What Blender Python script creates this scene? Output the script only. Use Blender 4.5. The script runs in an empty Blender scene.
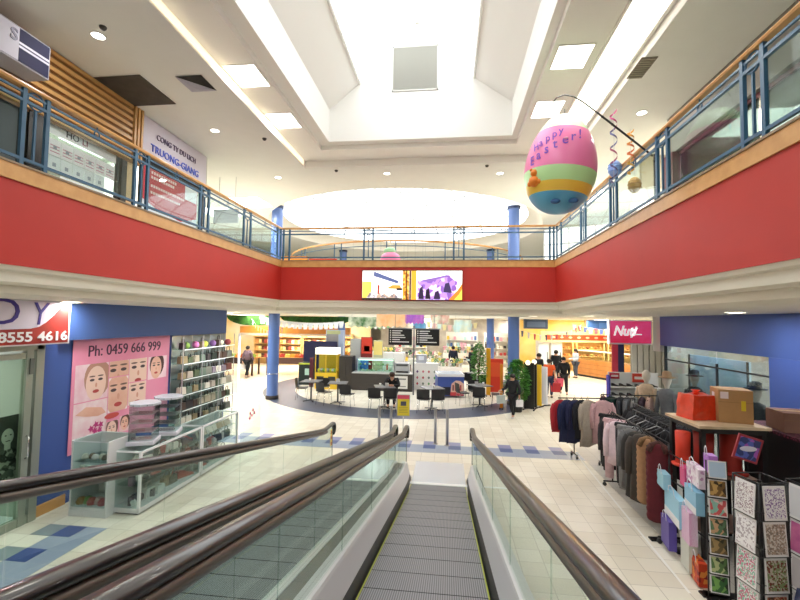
import bpy, math, random
from mathutils import Vector, Matrix, noise
random.seed(7)
PI=math.pi; R=math.radians
C=bpy.context.scene.collection
sc=bpy.context.scene
# ------------------------------------------------------------ materials
def lin(h):
    h=h.lstrip('#'); o=[]
    for i in (0,2,4):
        c=int(h[i:i+2],16)/255; o.append(c/12.92 if c<.04045 else ((c+.055)/1.055)**2.4)
    return (*o,1)
_m={}
def mat(h,rough=.5,metal=0,emit=0,alpha=1,noise_amt=0,nscale=20,coat=0,bump=0,two=None,trans=0):
    key=(h,rough,metal,emit,alpha,noise_amt,nscale,coat,bump,two,trans)
    if key in _m: return _m[key]
    m=bpy.data.materials.new('surface_'+h.strip('#')); m.use_nodes=True
    nt=m.node_tree; b=nt.nodes['Principled BSDF']; L=nt.links.new
    b.inputs['Base Color'].default_value=lin(h); b.inputs['Roughness'].default_value=rough; b.inputs['Metallic'].default_value=metal
    if coat: b.inputs['Coat Weight'].default_value=coat
    if emit:
        b.inputs['Emission Color'].default_value=lin(h); b.inputs['Emission Strength'].default_value=emit
    if alpha<1: b.inputs['Alpha'].default_value=alpha
    if noise_amt or bump or two:
        tc=nt.nodes.new('ShaderNodeTexCoord'); n=nt.nodes.new('ShaderNodeTexNoise'); n.inputs['Scale'].default_value=nscale; n.inputs['Detail'].default_value=4
        L(tc.outputs['Object'],n.inputs['Vector'])
        if noise_amt or two:
            r=nt.nodes.new('ShaderNodeValToRGB'); c=lin(h)
            c2=lin(two) if two else tuple(min(1,x*(1-noise_amt)) for x in c[:3])+(1,)
            r.color_ramp.elements[0].position=.35; r.color_ramp.elements[1].position=.65
            r.color_ramp.elements[0].color=c2; r.color_ramp.elements[1].color=c
            L(n.outputs['Fac'],r.inputs['Fac']); L(r.outputs['Color'],b.inputs['Base Color'])
            if emit: L(r.outputs['Color'],b.inputs['Emission Color'])
        if bump:
            bp_=nt.nodes.new('ShaderNodeBump'); bp_.inputs['Strength'].default_value=bump; L(n.outputs['Fac'],bp_.inputs['Height']); L(bp_.outputs['Normal'],b.inputs['Normal'])
    _m[key]=m; return m
def glass(h='#eef6f4',refl=.06,name='clear_glass',rough=.02):
    key=('g',h,refl,rough)
    if key in _m: return _m[key]
    m=bpy.data.materials.new(name); m.use_nodes=True; nt=m.node_tree; nt.nodes.clear(); L=nt.links.new
    o=nt.nodes.new('ShaderNodeOutputMaterial'); t=nt.nodes.new('ShaderNodeBsdfTransparent'); g=nt.nodes.new('ShaderNodeBsdfGlossy'); mx=nt.nodes.new('ShaderNodeMixShader')
    f=nt.nodes.new('ShaderNodeFresnel'); f.inputs['IOR'].default_value=1.35
    mt=nt.nodes.new('ShaderNodeMath'); mt.operation='MULTIPLY_ADD'; mt.inputs[1].default_value=.07+refl; mt.inputs[2].default_value=refl*.15; mt.use_clamp=True
    t.inputs['Color'].default_value=lin(h); g.inputs['Color'].default_value=(.8,.8,.8,1); g.inputs['Roughness'].default_value=rough
    L(f.outputs[0],mt.inputs[0]); L(mt.outputs[0],mx.inputs[0]); L(t.outputs[0],mx.inputs[1]); L(g.outputs[0],mx.inputs[2]); L(mx.outputs[0],o.inputs[0])
    _m[key]=m; return m
def stripes(h1,h2,scale,axis='X',rough=.5,duty=.5,name='striped'):
    key=('s',h1,h2,scale,axis,rough,duty)
    if key in _m: return _m[key]
    m=bpy.data.materials.new(name); m.use_nodes=True; nt=m.node_tree; b=nt.nodes['Principled BSDF']; L=nt.links.new
    tc=nt.nodes.new('ShaderNodeTexCoord'); s=nt.nodes.new('ShaderNodeSeparateXYZ'); L(tc.outputs['Object'],s.inputs[0])
    a=nt.nodes.new('ShaderNodeMath'); a.operation='MULTIPLY'; a.inputs[1].default_value=1/scale; L(s.outputs[axis],a.inputs[0])
    f=nt.nodes.new('ShaderNodeMath'); f.operation='FRACT'; L(a.outputs[0],f.inputs[0])
    g=nt.nodes.new('ShaderNodeMath'); g.operation='GREATER_THAN'; g.inputs[1].default_value=duty; L(f.outputs[0],g.inputs[0])
    x=nt.nodes.new('ShaderNodeMix'); x.data_type='RGBA'; x.inputs[6].default_value=lin(h1); x.inputs[7].default_value=lin(h2)
    L(g.outputs[0],x.inputs[0]); L(x.outputs[2],b.inputs['Base Color']); b.inputs['Roughness'].default_value=rough
    _m[key]=m; return m
def voro(h1,h2,h3,scale=30,rough=.5,emit=0):
    key=('v',h1,h2,h3,scale,rough,emit)
    if key in _m: return _m[key]
    m=bpy.data.materials.new('patterned'); m.use_nodes=True; nt=m.node_tree; b=nt.nodes['Principled BSDF']; L=nt.links.new
    tc=nt.nodes.new('ShaderNodeTexCoord'); v=nt.nodes.new('ShaderNodeTexVoronoi'); v.inputs['Scale'].default_value=scale; L(tc.outputs['Object'],v.inputs['Vector'])
    s=nt.nodes.new('ShaderNodeSeparateXYZ'); L(v.outputs['Color'],s.inputs[0])
    r=nt.nodes.new('ShaderNodeValToRGB'); r.color_ramp.interpolation='CONSTANT'; e=r.color_ramp.elements
    e[0].color=lin(h1); e[1].position=.66; e[1].color=lin(h3); k=e.new(.38); k.color=lin(h2)
    L(s.outputs[0],r.inputs['Fac']); L(r.outputs['Color'],b.inputs['Base Color']); b.inputs['Roughness'].default_value=rough
    if emit: L(r.outputs['Color'],b.inputs['Emission Color']); b.inputs['Emission Strength'].default_value=emit
    _m[key]=m; return m
# ------------------------------------------------------------ mesh builder
class MB:
    def __init__(s): s.v=[];s.f=[];s.mi=[];s.cur=0;s.sm=[]
    def add(s,vs,fs,smooth=False):
        n=len(s.v); s.v+= [tuple(p) for p in vs]
        for f in fs: s.f.append([i+n for i in f]); s.mi.append(s.cur); s.sm.append(smooth)
        return s
    def m(s,i): s.cur=i; return s
    def box(s,c,d,M=None):
        x,y,z=d[0]/2,d[1]/2,d[2]/2; vs=[Vector((a*x,b*y,e*z)) for e in(-1,1) for b in(-1,1) for a in(-1,1)]
        if M: vs=[M@p for p in vs]
        vs=[p+Vector(c) for p in vs]
        return s.add(vs,[(0,2,3,1),(4,5,7,6),(0,1,5,4),(1,3,7,5),(3,2,6,7),(2,0,4,6)])
    def bb(s,x0,x1,y0,y1,z0,z1): return s.box(((x0+x1)/2,(y0+y1)/2,(z0+z1)/2),(abs(x1-x0),abs(y1-y0),abs(z1-z0)))
    def tube(s,ps,r,n=8,cap=True,smooth=True,flat=1):
        ps=[Vector(p) for p in ps]; rs=r if isinstance(r,(list,tuple)) else [r]*len(ps); rings=[]; up=None
        for i,p in enumerate(ps):
            t=(ps[min(i+1,len(ps)-1)]-ps[max(i-1,0)]).normalized()
            if up is None: up=Vector((0,0,1)) if abs(t.z)<.9 else Vector((0,1,0))
            a=t.cross(up)
            if a.length<1e-4: a=t.orthogonal()
            a.normalize(); b=a.cross(t).normalized(); up=b
            rings.append([p+a*math.cos(2*PI*k/n)*rs[i]+b*math.sin(2*PI*k/n)*rs[i]*flat for k in range(n)])
        fs=[]
        for i in range(len(ps)-1):
            for k in range(n): fs.append((i*n+k,i*n+(k+1)%n,(i+1)*n+(k+1)%n,(i+1)*n+k))
        if cap: fs+= [list(range(n))[::-1],[ (len(ps)-1)*n+k for k in range(n)]]
        return s.add([q for g in rings for q in g],fs,smooth)
    def cyl(s,c,r,h,n=16,r2=None,smooth=True): return s.lathe([(r,0),(r if r2 is None else r2,h)],c,n,smooth,True)
    def lathe(s,prof,c=(0,0,0),n=24,smooth=True,cap=False,sy=1,a0=0,a1=2*PI):
        full=abs(a1-a0-2*PI)<1e-6; m_=n if full else n+1; vs=[];fs=[]
        for r,z in prof:
            for k in range(m_):
                a=a0+(a1-a0)*k/n; vs.append((c[0]+r*math.cos(a),c[1]+r*math.sin(a)*sy,c[2]+z))
        for i in range(len(prof)-1):
            for k in range(n):
                k2=(k+1)%m_; fs.append((i*m_+k,i*m_+k2,(i+1)*m_+k2,(i+1)*m_+k))
        s.add(vs,fs,smooth)
        if cap and full:
            s.add(vs[:m_],[list(range(m_))[::-1]]); s.add(vs[-m_:],[list(range(m_))])
        return s
    def prism(s,poly,axis,a,b):
        # poly of 2D points extruded on an axis ('x': (y,z), 'y': (x,z), 'z': (x,y))
        def P(p,t): return {'x':(t,p[0],p[1]),'y':(p[0],t,p[1]),'z':(p[0],p[1],t)}[axis]
        n=len(poly); vs=[P(p,a) for p in poly]+[P(p,b) for p in poly]
        return s.add(vs,[list(range(n))[::-1],[n+i for i in range(n)]]+[(i,(i+1)%n,n+(i+1)%n,n+i) for i in range(n)])
    def sphere(s,c,r,n=12,sc_=(1,1,1)):
        pr=[(math.sin(PI*i/n)*1.0,-math.cos(PI*i/n)) for i in range(n+1)]; vs=[];fs=[]; m_=n*2
        for a,z in pr:
            for k in range(m_): vs.append((c[0]+r*sc_[0]*a*math.cos(PI*k/n),c[1]+r*sc_[1]*a*math.sin(PI*k/n),c[2]+r*sc_[2]*z))
        for i in range(n):
            for k in range(m_): fs.append((i*m_+k,i*m_+(k+1)%m_,(i+1)*m_+(k+1)%m_,(i+1)*m_+k))
        return s.add(vs,fs,True)
    def ring(s,c,R_,r,axis='y',n=20,k=6):
        ps=[]
        for i in range(n+1):
            a=2*PI*i/n; u,w=R_*math.cos(a),R_*math.sin(a)
            ps.append({'y':(c[0]+u,c[1],c[2]+w),'x':(c[0],c[1]+u,c[2]+w),'z':(c[0]+u,c[1]+w,c[2])}[axis])
        return s.tube(ps,r,k,False)
    def build(s,name,mats,parent=None,loc=None,bevel=0,rot=None):
        me=bpy.data.meshes.new(name); me.from_pydata(s.v,[],s.f)
        if not isinstance(mats,(list,tuple)): mats=[mats]
        for k in mats: me.materials.append(k)
        for p,i,q in zip(me.polygons,s.mi,s.sm): p.material_index=min(i,len(mats)-1); p.use_smooth=q
        me.validate(); me.update()
        o=bpy.data.objects.new(name,me); C.objects.link(o)
        if parent: o.parent=parent
        if loc: o.location=loc
        if rot: o.rotation_euler=rot
        if bevel:
            b=o.modifiers.new('bevel','BEVEL'); b.width=bevel; b.segments=2; b.limit_method='ANGLE'
        return o
def tag(o,label=None,cat=None,group=None,kind=None):
    if label: o['label']=label
    if cat: o['category']=cat
    if group: o['group']=group
    if kind: o['kind']=kind
    return o
def thing(name,label,cat,loc=(0,0,0),rz=0,group=None):
    o=bpy.data.objects.new(name,None); C.objects.link(o); o.location=loc; o.rotation_euler=(0,0,rz); o.empty_display_size=.1
    return tag(o,label,cat,group)
def struct(name,mb,m,bevel=0): return tag(mb.build(name,m,bevel=bevel),kind='structure')
def dup(root,loc,rz=None,label=None,group=None):
    r=root.copy(); C.objects.link(r); r.location=loc
    if rz is not None: r.rotation_euler=(0,0,rz)
    if label: r['label']=label
    if group: r['group']=group
    for ch in list(root.children):
        c=ch.copy(); C.objects.link(c); c.parent=r
        for g in ch.children:
            d=g.copy(); C.objects.link(d); d.parent=c
    return r
_dg=None
def text(body,size,loc,m,parent,name='lettering',rot=(PI/2,0,0),ex=.004,sx=1,shear=0,align='LEFT',bold=0,wd=None):
    cu=bpy.data.curves.new(name,'FONT'); cu.body=body; cu.size=size; cu.extrude=ex; cu.shear=shear; cu.align_x=align; cu.offset=bold; cu.resolution_u=3
    t=bpy.data.objects.new(name,cu); C.objects.link(t)
    dg=bpy.context.evaluated_depsgraph_get(); me=bpy.data.meshes.new_from_object(t.evaluated_get(dg))
    bpy.data.objects.remove(t)
    o=bpy.data.objects.new(name,me); C.objects.link(o); me.materials.clear(); me.materials.append(m)
    if wd:
        xs=[v.co.x for v in me.vertices]; sx=wd/(max(xs)-min(xs))
    o.location=loc; o.rotation_euler=rot; o.scale=(sx,1,1); o.parent=parent
    return o
# camera frame, used to read positions of things in metres from their depth
F_,YA,PT,RO=419.3,-.1169,.0504,.0147
_f=Vector((math.sin(YA)*math.cos(PT),math.cos(YA)*math.cos(PT),math.sin(PT))); _r=Vector((math.cos(YA),-math.sin(YA),0)); _u=_r.cross(_f)
_r2=_r*math.cos(RO)+_u*math.sin(RO); _u2=-_r*math.sin(RO)+_u*math.cos(RO)
def at(x,y,ax,v):
    d=_r2*(x-400)-_u2*(y-300)+_f*F_; i='xyz'.index(ax); c=Vector((0,0,3.0)); return c+d*((v-c[i])/d[i])
cam=bpy.data.cameras.new('camera'); co=bpy.data.objects.new('camera',cam); C.objects.link(co)
M=Matrix((_r2,_u2,-_f)).transposed().to_4x4(); M.translation=(0,0,3.0); co.matrix_world=M
cam.sensor_width=36; cam.lens=F_/800*36; cam.clip_start=.05; cam.clip_end=200; sc.camera=co
sc.view_settings.view_transform='Standard'; sc.view_settings.look='None'; sc.view_settings.gamma=1; sc.view_settings.exposure=0.38
# ------------------------------------------------------------ common colours
WHITE=mat('#f1efe8',.6); CEIL=mat('#ebebe5',.7,noise_amt=.02,nscale=3); CREAM=mat('#e9e4d2',.6); RED=mat('#c02e24',.55,noise_amt=.05,nscale=2)
BLUE=mat('#3f5fa6',.5,noise_amt=.08,nscale=2); STEEL=mat('#b9b7b4',.32,1); DARK=mat('#1c1c1f',.45); TEAL=mat('#34607f',.4); WOOD=mat('#d9a566',.4,two='#cd9758',nscale=6)
COL=mat('#5a78b8',.35,coat=.3); BLACK=mat('#121214',.4); RUB=mat('#1f1a18',.3,coat=.35); GLS=glass(); GREY=mat('#8d9092',.5); CHROME=mat('#d8d8d8',.15,1)
CEIL_LO,CEIL_HI,FL=3.22,7.10,4.79
XL,XR,YB=-5.09,2.98,12.19
CX,CY=-2.0,19.4
# ============================================================ FLOOR
def floor_mat(base='#e9e3d4',base2='#dcd4c2',grout='#b9b1a2',rough=.36):
    m=bpy.data.materials.new('floor_tiles'); m.use_nodes=True; nt=m.node_tree; b=nt.nodes['Principled BSDF']; L=nt.links.new
    N=nt.nodes.new
    g=N('ShaderNodeNewGeometry'); mp=N('ShaderNodeVectorMath'); mp.operation='MULTIPLY_ADD'; mp.inputs[1].default_value=(1/.3,1/.3,0); mp.inputs[2].default_value=(-2.108/.3+100,-.19/.3+100,0)
    L(g.outputs['Position'],mp.inputs[0])
    fr=N('ShaderNodeVectorMath'); fr.operation='FRACTION'; L(mp.outputs[0],fr.inputs[0])
    fl=N('ShaderNodeVectorMath'); fl.operation='FLOOR'; L(mp.outputs[0],fl.inputs[0])
    s=N('ShaderNodeSeparateXYZ'); L(fr.outputs[0],s.inputs[0])
    def edge(o):
        a=N('ShaderNodeMath'); a.operation='SUBTRACT'; L(o,a.inputs[0]); a.inputs[1].default_value=.5
        c=N('ShaderNodeMath'); c.operation='ABSOLUTE'; L(a.outputs[0],c.inputs[0]); return c.outputs[0]
    mx=N('ShaderNodeMath'); mx.operation='MAXIMUM'; L(edge(s.outputs[0]),mx.inputs[0]); L(edge(s.outputs[1]),mx.inputs[1])
    gt=N('ShaderNodeMath'); gt.operation='GREATER_THAN'; gt.inputs[1].default_value=.487; L(mx.outputs[0],gt.inputs[0])
    wn=N('ShaderNodeTexWhiteNoise'); wn.noise_dimensions='2D'; L(fl.outputs[0],wn.inputs['Vector'])
    c1=N('ShaderNodeMix'); c1.data_type='RGBA'; c1.inputs[6].default_value=lin(base); c1.inputs[7].default_value=lin(base2); L(wn.outputs[0],c1.inputs[0])
    c2=N('ShaderNodeMix'); c2.data_type='RGBA'; L(gt.outputs[0],c2.inputs[0]); L(c1.outputs[2],c2.inputs[6]); c2.inputs[7].default_value=lin(grout)
    L(c2.outputs[2],b.inputs['Base Color']); b.inputs['Roughness'].default_value=rough
    return m
FT=floor_mat()
f=MB(); f.bb(-32,30,-6,52,-.1,0); struct('floor',f,FT)
TB=floor_mat('#9aa6ba','#8f9bb0','#a9b0ba'); TD=floor_mat('#3f5690','#3a5088','#98a0b0'); TP=floor_mat('#8d90b8','#8588b0','#a9b0ba'); TG=floor_mat('#8b989c','#828f94','#a0a6a8')
def gx(k): return 2.108+.3*k
def gy(k): return .19+.3*k
b=MB()
b.bb(gx(-40),gx(3),gy(32),gy(33),0,.003); b.bb(gx(-40),gx(3),gy(33),gy(34),0,.003)
struct('trim_1',b,TB)
b=MB(); c=MB()
for k in range(-39,3,2):
    b.bb(gx(k),gx(k+1),gy(33),gy(34),0,.005); c.bb(gx(k),gx(k+1),gy(34),gy(35),0,.004)
struct('trim_2',b,TD); struct('trim_3',c,TP)
b=MB(); c=MB(); g_=MB()
b.bb(gx(-25),gx(-23),gy(2),gy(18),0,.003)
for k in range(3,18,2): c.bb(gx(-25),gx(-24),gy(k),gy(k+1),0,.005)
for k in range(3,18,2): g_.bb(gx(-26),gx(-25),gy(k),gy(k+1),0,.003)
struct('trim_4',b,TB); struct('trim_5',c,TD); struct('trim_6',g_,TG)
def ringmesh(r0,r1,z0,z1,cx=CX,cy=CY,n=96,a0=0,a1=2*PI):
    m=MB(); m.lathe([(r0,z0),(r1,z0),(r1,z1),(r0,z1),(r0,z0)],(cx,cy,0),n,False,False,1,a0,a1); return m
struct('trim_7',ringmesh(4.75,6.05,.0,.006,cy=19.0),mat('#50566a',.4,noise_amt=.1,nscale=8))
# ============================================================ GROUND FLOOR CEILING / UPPER SLAB
def slab_with_hole(name,z0,z1,rad,x0,x1,y0,y1,m,cx=CX,cy=CY,n=64):
    mb=MB(); vs=[];fs=[]
    for z in (z0,z1):
        for k in range(n):
            a=2*PI*k/n; vs.append((cx+rad*math.cos(a),cy+rad*math.sin(a),z))
        for k in range(n):
            a=2*PI*k/n; u,w=math.cos(a),math.sin(a)
            t=min(((x1-cx)/u if u>1e-6 else (x0-cx)/u if u<-1e-6 else 1e9),((y1-cy)/w if w>1e-6 else (y0-cy)/w if w<-1e-6 else 1e9))
            vs.append((cx+u*t,cy+w*t,z))
    for q in (0,2*n):
        for k in range(n):
            k2=(k+1)%n; f_=(q+k,q+k2,q+n+k2,q+n+k); fs.append(f_ if q else f_[::-1])
    for k in range(n):
        k2=(k+1)%n; fs.append((k2,k,2*n+k,2*n+k2))
    mb.add(vs,fs)
    # square corners
    for cxx,cyy in ((x0,y0),(x1,y0),(x1,y1),(x0,y1)):
        a=math.atan2(cyy-cy,cxx-cx)%(2*PI); k=int(a/(2*PI)*n); k2=(k+1)%n
        for q in (0,2*n): mb.add([vs[q+n+k],vs[q+n+k2],(cxx,cyy,vs[q][2])],[(0,1,2)])
    return struct(name,mb,m)
# slabs either side of the atrium and behind it
YS=YB+.36
slab_with_hole('ceiling_ground_level',CEIL_LO,FL-.02,5.6,-20,16,YS,30,CREAM)
b=MB(); b.bb(-20,XL-.36,-6,YS,CEIL_LO,FL-.02); b.bb(XR+.36,16,-6,YS,CEIL_LO,FL-.02); b.bb(-32,30,30,52,CEIL_LO,FL-.02); b.bb(-32,-20,-6,30,CEIL_LO,FL-.02); b.bb(16,30,-6,30,CEIL_LO,FL-.02)
struct('ceiling_around_atrium',b,CREAM)
# stepped edge of the atrium opening: cream moulding, red fascia, timber band
prof=[(0,3.59),(.02,3.54),(.07,3.52),(.08,3.40),(.13,3.375),(.2,3.37),(.21,3.27),(.27,3.245),(.36,3.22),(.36,4.78),(0,4.78)]
def edge(off0,off1,z0,z1,name,m):
    b=MB(); b.bb(XL-off1,XL-off0,-6,YB+off1,z0,z1); b.bb(XR+off0,XR+off1,-6,YB+off1,z0,z1); b.bb(XL-off0,XR+off0,YB+off0,YB+off1,z0,z1); return struct(name,b,m)
b=MB(); n=len(prof); path=[lambda o,z:(XL-o,-6,z),lambda o,z:(XL-o,YB+o,z),lambda o,z:(XR+o,YB+o,z),lambda o,z:(XR+o,-6,z)]
b.add([p(o,z) for p in path for o,z in prof],[(i*n+k,i*n+(k+1)%n,(i+1)*n+(k+1)%n,(i+1)*n+k) for i in range(3) for k in range(n)])
struct('trim_8',b,CREAM)
edge(-.012,.0,3.59,4.585,'trim_9',RED)
edge(-.035,.10,4.585,4.77,'trim_10',WOOD)
edge(-.05,.14,4.77,4.795,'trim_11',mat('#8f7a5e',.4))
# ============================================================ SKYLIGHT, UPPER CEILING
SH=mat('#f6f4ee',.7); 
TX0,TX1,TY1=-3.9,2.95,10.75; ZT=7.28
LX0,LX1,LY1=-3.24,1.57,10.08
SX0,SX1,SY1=-2.98,1.43,9.85
Y0=-5
def quadframe(mb,ax0,ax1,ay1,az,bx0,bx1,by1,bz):
    A=[(ax0,Y0,az),(ax0,ay1,az),(ax1,ay1,az),(ax1,Y0,az)]; B=[(bx0,Y0,bz),(bx0,by1,bz),(bx1,by1,bz),(bx1,Y0,bz)]
    mb.add(A+B,[(i,i+1,5+i,4+i) for i in range(3)])
# main upper ceiling with dome hole
DC=(-2.0,18.5); DR=5.85
def hi_slab():
    return slab_with_hole('ceiling_upper_level',CEIL_HI,CEIL_HI+.12,DR,-12,11,11.2,27,CEIL,DC[0],DC[1],72)
hi_slab()
b=MB(); b.bb(-12,TX0-.01,-6,11.2,CEIL_HI,CEIL_HI+.1); b.bb(TX1+.01,11,-6,11.2,CEIL_HI,CEIL_HI+.1); b.bb(TX0-.01,TX1+.01,TY1+.01,11.2,CEIL_HI,CEIL_HI+.1)
b.bb(-32,-12,-6,40,CEIL_HI,CEIL_HI+.1); b.bb(11,30,-6,40,CEIL_HI,CEIL_HI+.1); b.bb(-12,11,27,40,CEIL_HI,CEIL_HI+.1)
struct('ceiling_upper_around',b,CEIL)
b=MB(); quadframe(b,TX0,TX1,TY1,CEIL_HI-.002,TX0,TX1,TY1,ZT); quadframe(b,TX0,TX1,TY1,ZT,LX0,LX1,LY1,ZT)
quadframe(b,LX0,LX1,LY1,ZT,LX0,LX1,LY1,ZT+.11); quadframe(b,LX0,LX1,LY1,ZT+.11,SX0,SX1,SY1,ZT+.11)
struct('ceiling_tray',b,SH)
b=MB(); WZ=8.2; quadframe(b,SX0,SX1,SY1,ZT+.11,SX0,SX1,SY1,WZ)
k=.95
G=[(SX0,WZ),(-2.24,8.83),(-.83,10.3),(.55,8.83),(SX1,WZ)]
b.add([(x,SY1,z) for x,z in G],[(0,1,2,3,4)])
b.add([(SX0,Y0,WZ),(SX0,SY1,WZ),(-2.24,SY1,8.83),(-2.24,Y0,8.83)],[(0,1,2,3)])
b.add([(SX1,Y0,WZ),(SX1,SY1,WZ),(.55,SY1,8.83),(.55,Y0,8.83)],[(0,1,2,3)])
struct('wall_skylight_shaft',b,SH)
b=MB()
b.add([(-2.24,Y0,8.83),(-2.24,SY1,8.83),(-.83,SY1,10.3),(-.83,Y0,10.3)],[(0,1,2,3)]); b.add([(.55,Y0,8.83),(.55,SY1,8.83),(-.83,SY1,10.3),(-.83,Y0,10.3)],[(0,1,2,3)])
struct('window_1',b,glass('#ffffff',-.2,'skylight_glass'))
b=MB()
for y in [SY1-1.15*i for i in range(0,13)]:
    b.tube([(-2.24,y,8.83),(-.83,y,10.3),(.55,y,8.83)],.025,4,True,False)
b.tube([(-.83,Y0,10.28),(-.83,SY1,10.28)],.05,4); b.tube([(-2.24,Y0,8.83),(-2.24,SY1,8.83)],.04,4); b.tube([(.55,Y0,8.83),(.55,SY1,8.83)],.04,4)
struct('trim_12',b,WHITE)
t=thing('air_grille','square grey louvred air grille high on the white end wall under the skylight','grille',(-.87,SY1-.005,9.13))
b=MB(); b.bb(-.56,.56,-.02,0,-.56,-.53);b.bb(-.56,.56,-.02,0,.53,.56);b.bb(-.56,-.53,-.02,0,-.56,.56);b.bb(.53,.56,-.02,0,-.56,.56); b.build('frame',mat('#c9c8c0',.5),t)
b=MB()
for i in range(18): z=-.51+i*.06; b.box((0,-.004,z),(1.06,.006,.052),Matrix.Rotation(.35,3,'X'))
b.build('louvres',mat('#a5a49b',.6),t)
# dome
dprof=[]; RR=DR-.55
b=MB(); b.lathe([(DR,CEIL_HI),(DR-.12,CEIL_HI+.22),(DR-.55,CEIL_HI+.42)],(DC[0],DC[1],0),72); struct('trim_13',b,mat('#f2eee0',.7))
b=MB(); pr=[(RR*math.cos(R(a)),CEIL_HI+.42+1.9*math.sin(R(a))) for a in range(0,90,9)]+[(.3,CEIL_HI+2.32)]
b.lathe(pr,(DC[0],DC[1],0),48); struct('window_2',b,glass('#ffffff',-.2,'skylight_glass'))
b=MB()
for i in range(24):
    a=2*PI*i/24; b.tube([(DC[0]+r*math.cos(a),DC[1]+r*math.sin(a),z-.03) for r,z in pr],.028,4,False)
for j in (2,4,6,8): r,z=pr[j]; b.ring((DC[0],DC[1],z-.03),r,.028,'z',48,4)
struct('trim_14',b,mat('#d2d2cc',.6))
# ============================================================ BUILDING SHELL (far walls)
b=MB(); b.bb(-32,30,51.8,52,0,CEIL_LO); struct('wall_back',b,mat('#dcd6c8',.7))
b=MB(); b.bb(-32,-31.8,-6,52,0,CEIL_HI); struct('wall_left',b,mat('#dcd6c8',.7))
b=MB(); b.bb(29.8,30,-6,52,0,CEIL_HI); struct('wall_right',b,mat('#dcd6c8',.7))
b=MB(); b.bb(-32,30,-6.2,-6,0,CEIL_HI+3.6); struct('wall_front',b,mat('#dcd6c8',.7))
b=MB(); b.bb(-32,30,33.8,34,FL,CEIL_HI); struct('wall_upper_back',b,mat('#f4f2ec',.7))
# upper floor under the camera (landing behind)
# ============================================================ COLUMNS
def column(x,y,label,split=False):
    top=CEIL_HI+.27 if math.hypot(x-DC[0],y-DC[1])<DR-.1 else CEIL_HI
    t=thing('column',label,'column',(x,y,0),0,'blue round columns of the rotunda')
    b=MB(); b.cyl((0,0,.12),.21,CEIL_LO-.12,28); b.build('ground_level_shaft',COL,t)
    b=MB(); b.cyl((0,0,FL),.21,top-FL-.1,28); b.build('upper_shaft',COL,t)
    b=MB(); b.cyl((0,0,top-.1),.24,.1,28); b.build('capital',mat('#2c3a5e',.4),t)
    b=MB(); b.lathe([(.22,0),(.24,.0),(.24,.10),(.215,.14)],(0,0,0),28); b.build('base_collar',mat('#3a342e',.5),t)
    b=MB(); b.ring((0,0,.95),.215,.012,'z',28,6); b.build('band',CHROME,t)
    return t
column(-6.62,15.35,'blue round column at the left front edge of the cafe circle, full height')
column(2.38,15.95,'blue round column behind the leafy plant at the right front of the cafe circle')
column(-6.2,23.9,'slim-looking blue round column at the far left of the cafe circle')
column(2.3,23.9,'slim-looking blue round column at the far right of the cafe circle')
# ============================================================ BALUSTRADES
def balustrade(label,loc,rz,L,pairs,posts=(),gls=True):
    t=thing('balustrade',label,'railing',loc,rz)
    b=MB(); pr=[(-.035,.955),(.035,.955),(.045,.98),(.03,1.005),(-.03,1.005),(-.045,.98)]
    b.prism(pr,'x',0,L); b.build('handrail',WOOD,t)
    for z,r in ((.90,.012),(.80,.018),(.09,.018)):
        b=MB(); b.bb(0,L,-r,r,z-r,z+r); b.build('rail',TEAL,t)
    xs=[]
    for a,c in pairs:
        for x in (a,c):
            b=MB(); b.bb(x-.025,x+.025,-.02,.02,0,.955); b.build('post',TEAL,t); xs.append(x)
        if c-a>.2:
            b=MB(); b.bb((a+c)/2-.012,(a+c)/2+.012,-.012,.012,.09,.74); b.build('baluster',TEAL,t)
            b=MB(); b.ring(((a+c)/2,0,.85),(c-a)/2-.045,.012); b.build('ring_ornament',TEAL,t)
    for x in posts:
        b=MB(); b.bb(x-.025,x+.025,-.02,.02,0,.955); b.build('post',TEAL,t); xs.append(x)
    xs=sorted(xs); ends=[0]+xs+[L]
    for a,c in zip(ends,ends[1:]):
        if c-a<.6: continue
        m_=(a+c)/2
        b=MB(); b.ring((m_,0,.85),.045,.01,'y',16,5); b.bb(m_-.006,m_+.006,-.006,.006,.9,.955); b.bb(m_-.03,m_+.03,-.006,.006,.848,.852); b.build('ring_ornament',TEAL,t)
        if gls:
            b=MB(); b.bb(a+.04,c-.04,-.004,.004,.12,.77); b.build('glass_panel',GLS,t)
    return t
def pr_(*v): return [tuple(x) for x in v]
yl=[(-1.0,-.7),(.8,1.1),(2.6,2.9),(4.36,4.66),(6.17,6.46),(7.98,8.29),(9.84,10.2)]
balustrade('blue metal balustrade with timber handrail and glass along the left upper walkway',(XL-.02,-3,FL),PI/2,YB+3,[(a+3,c+3) for a,c in yl],(YB+2.96,YB+2.72))
yr=[(-1.0,-.7),(.8,1.1),(2.5,2.8),(4.31,4.6),(6.1,6.4),(7.9,8.2),(9.65,9.98)]
Lr=YB+3
balustrade('blue metal balustrade with timber handrail and glass along the right upper walkway',(XR+.02,YB,FL),-PI/2,Lr,[(YB-c,YB-a) for a,c in yr[::-1]],(.04,.5))
balustrade('blue metal balustrade with timber handrail across the back of the atrium opening',(XL,YB+.02,FL),0,XR-XL,[(-2.54-XL,-2.27-XL),(.12-XL,.41-XL)],(.05,-4.85-XL,2.82-XL,XR-XL-.05),gls=False)
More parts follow.
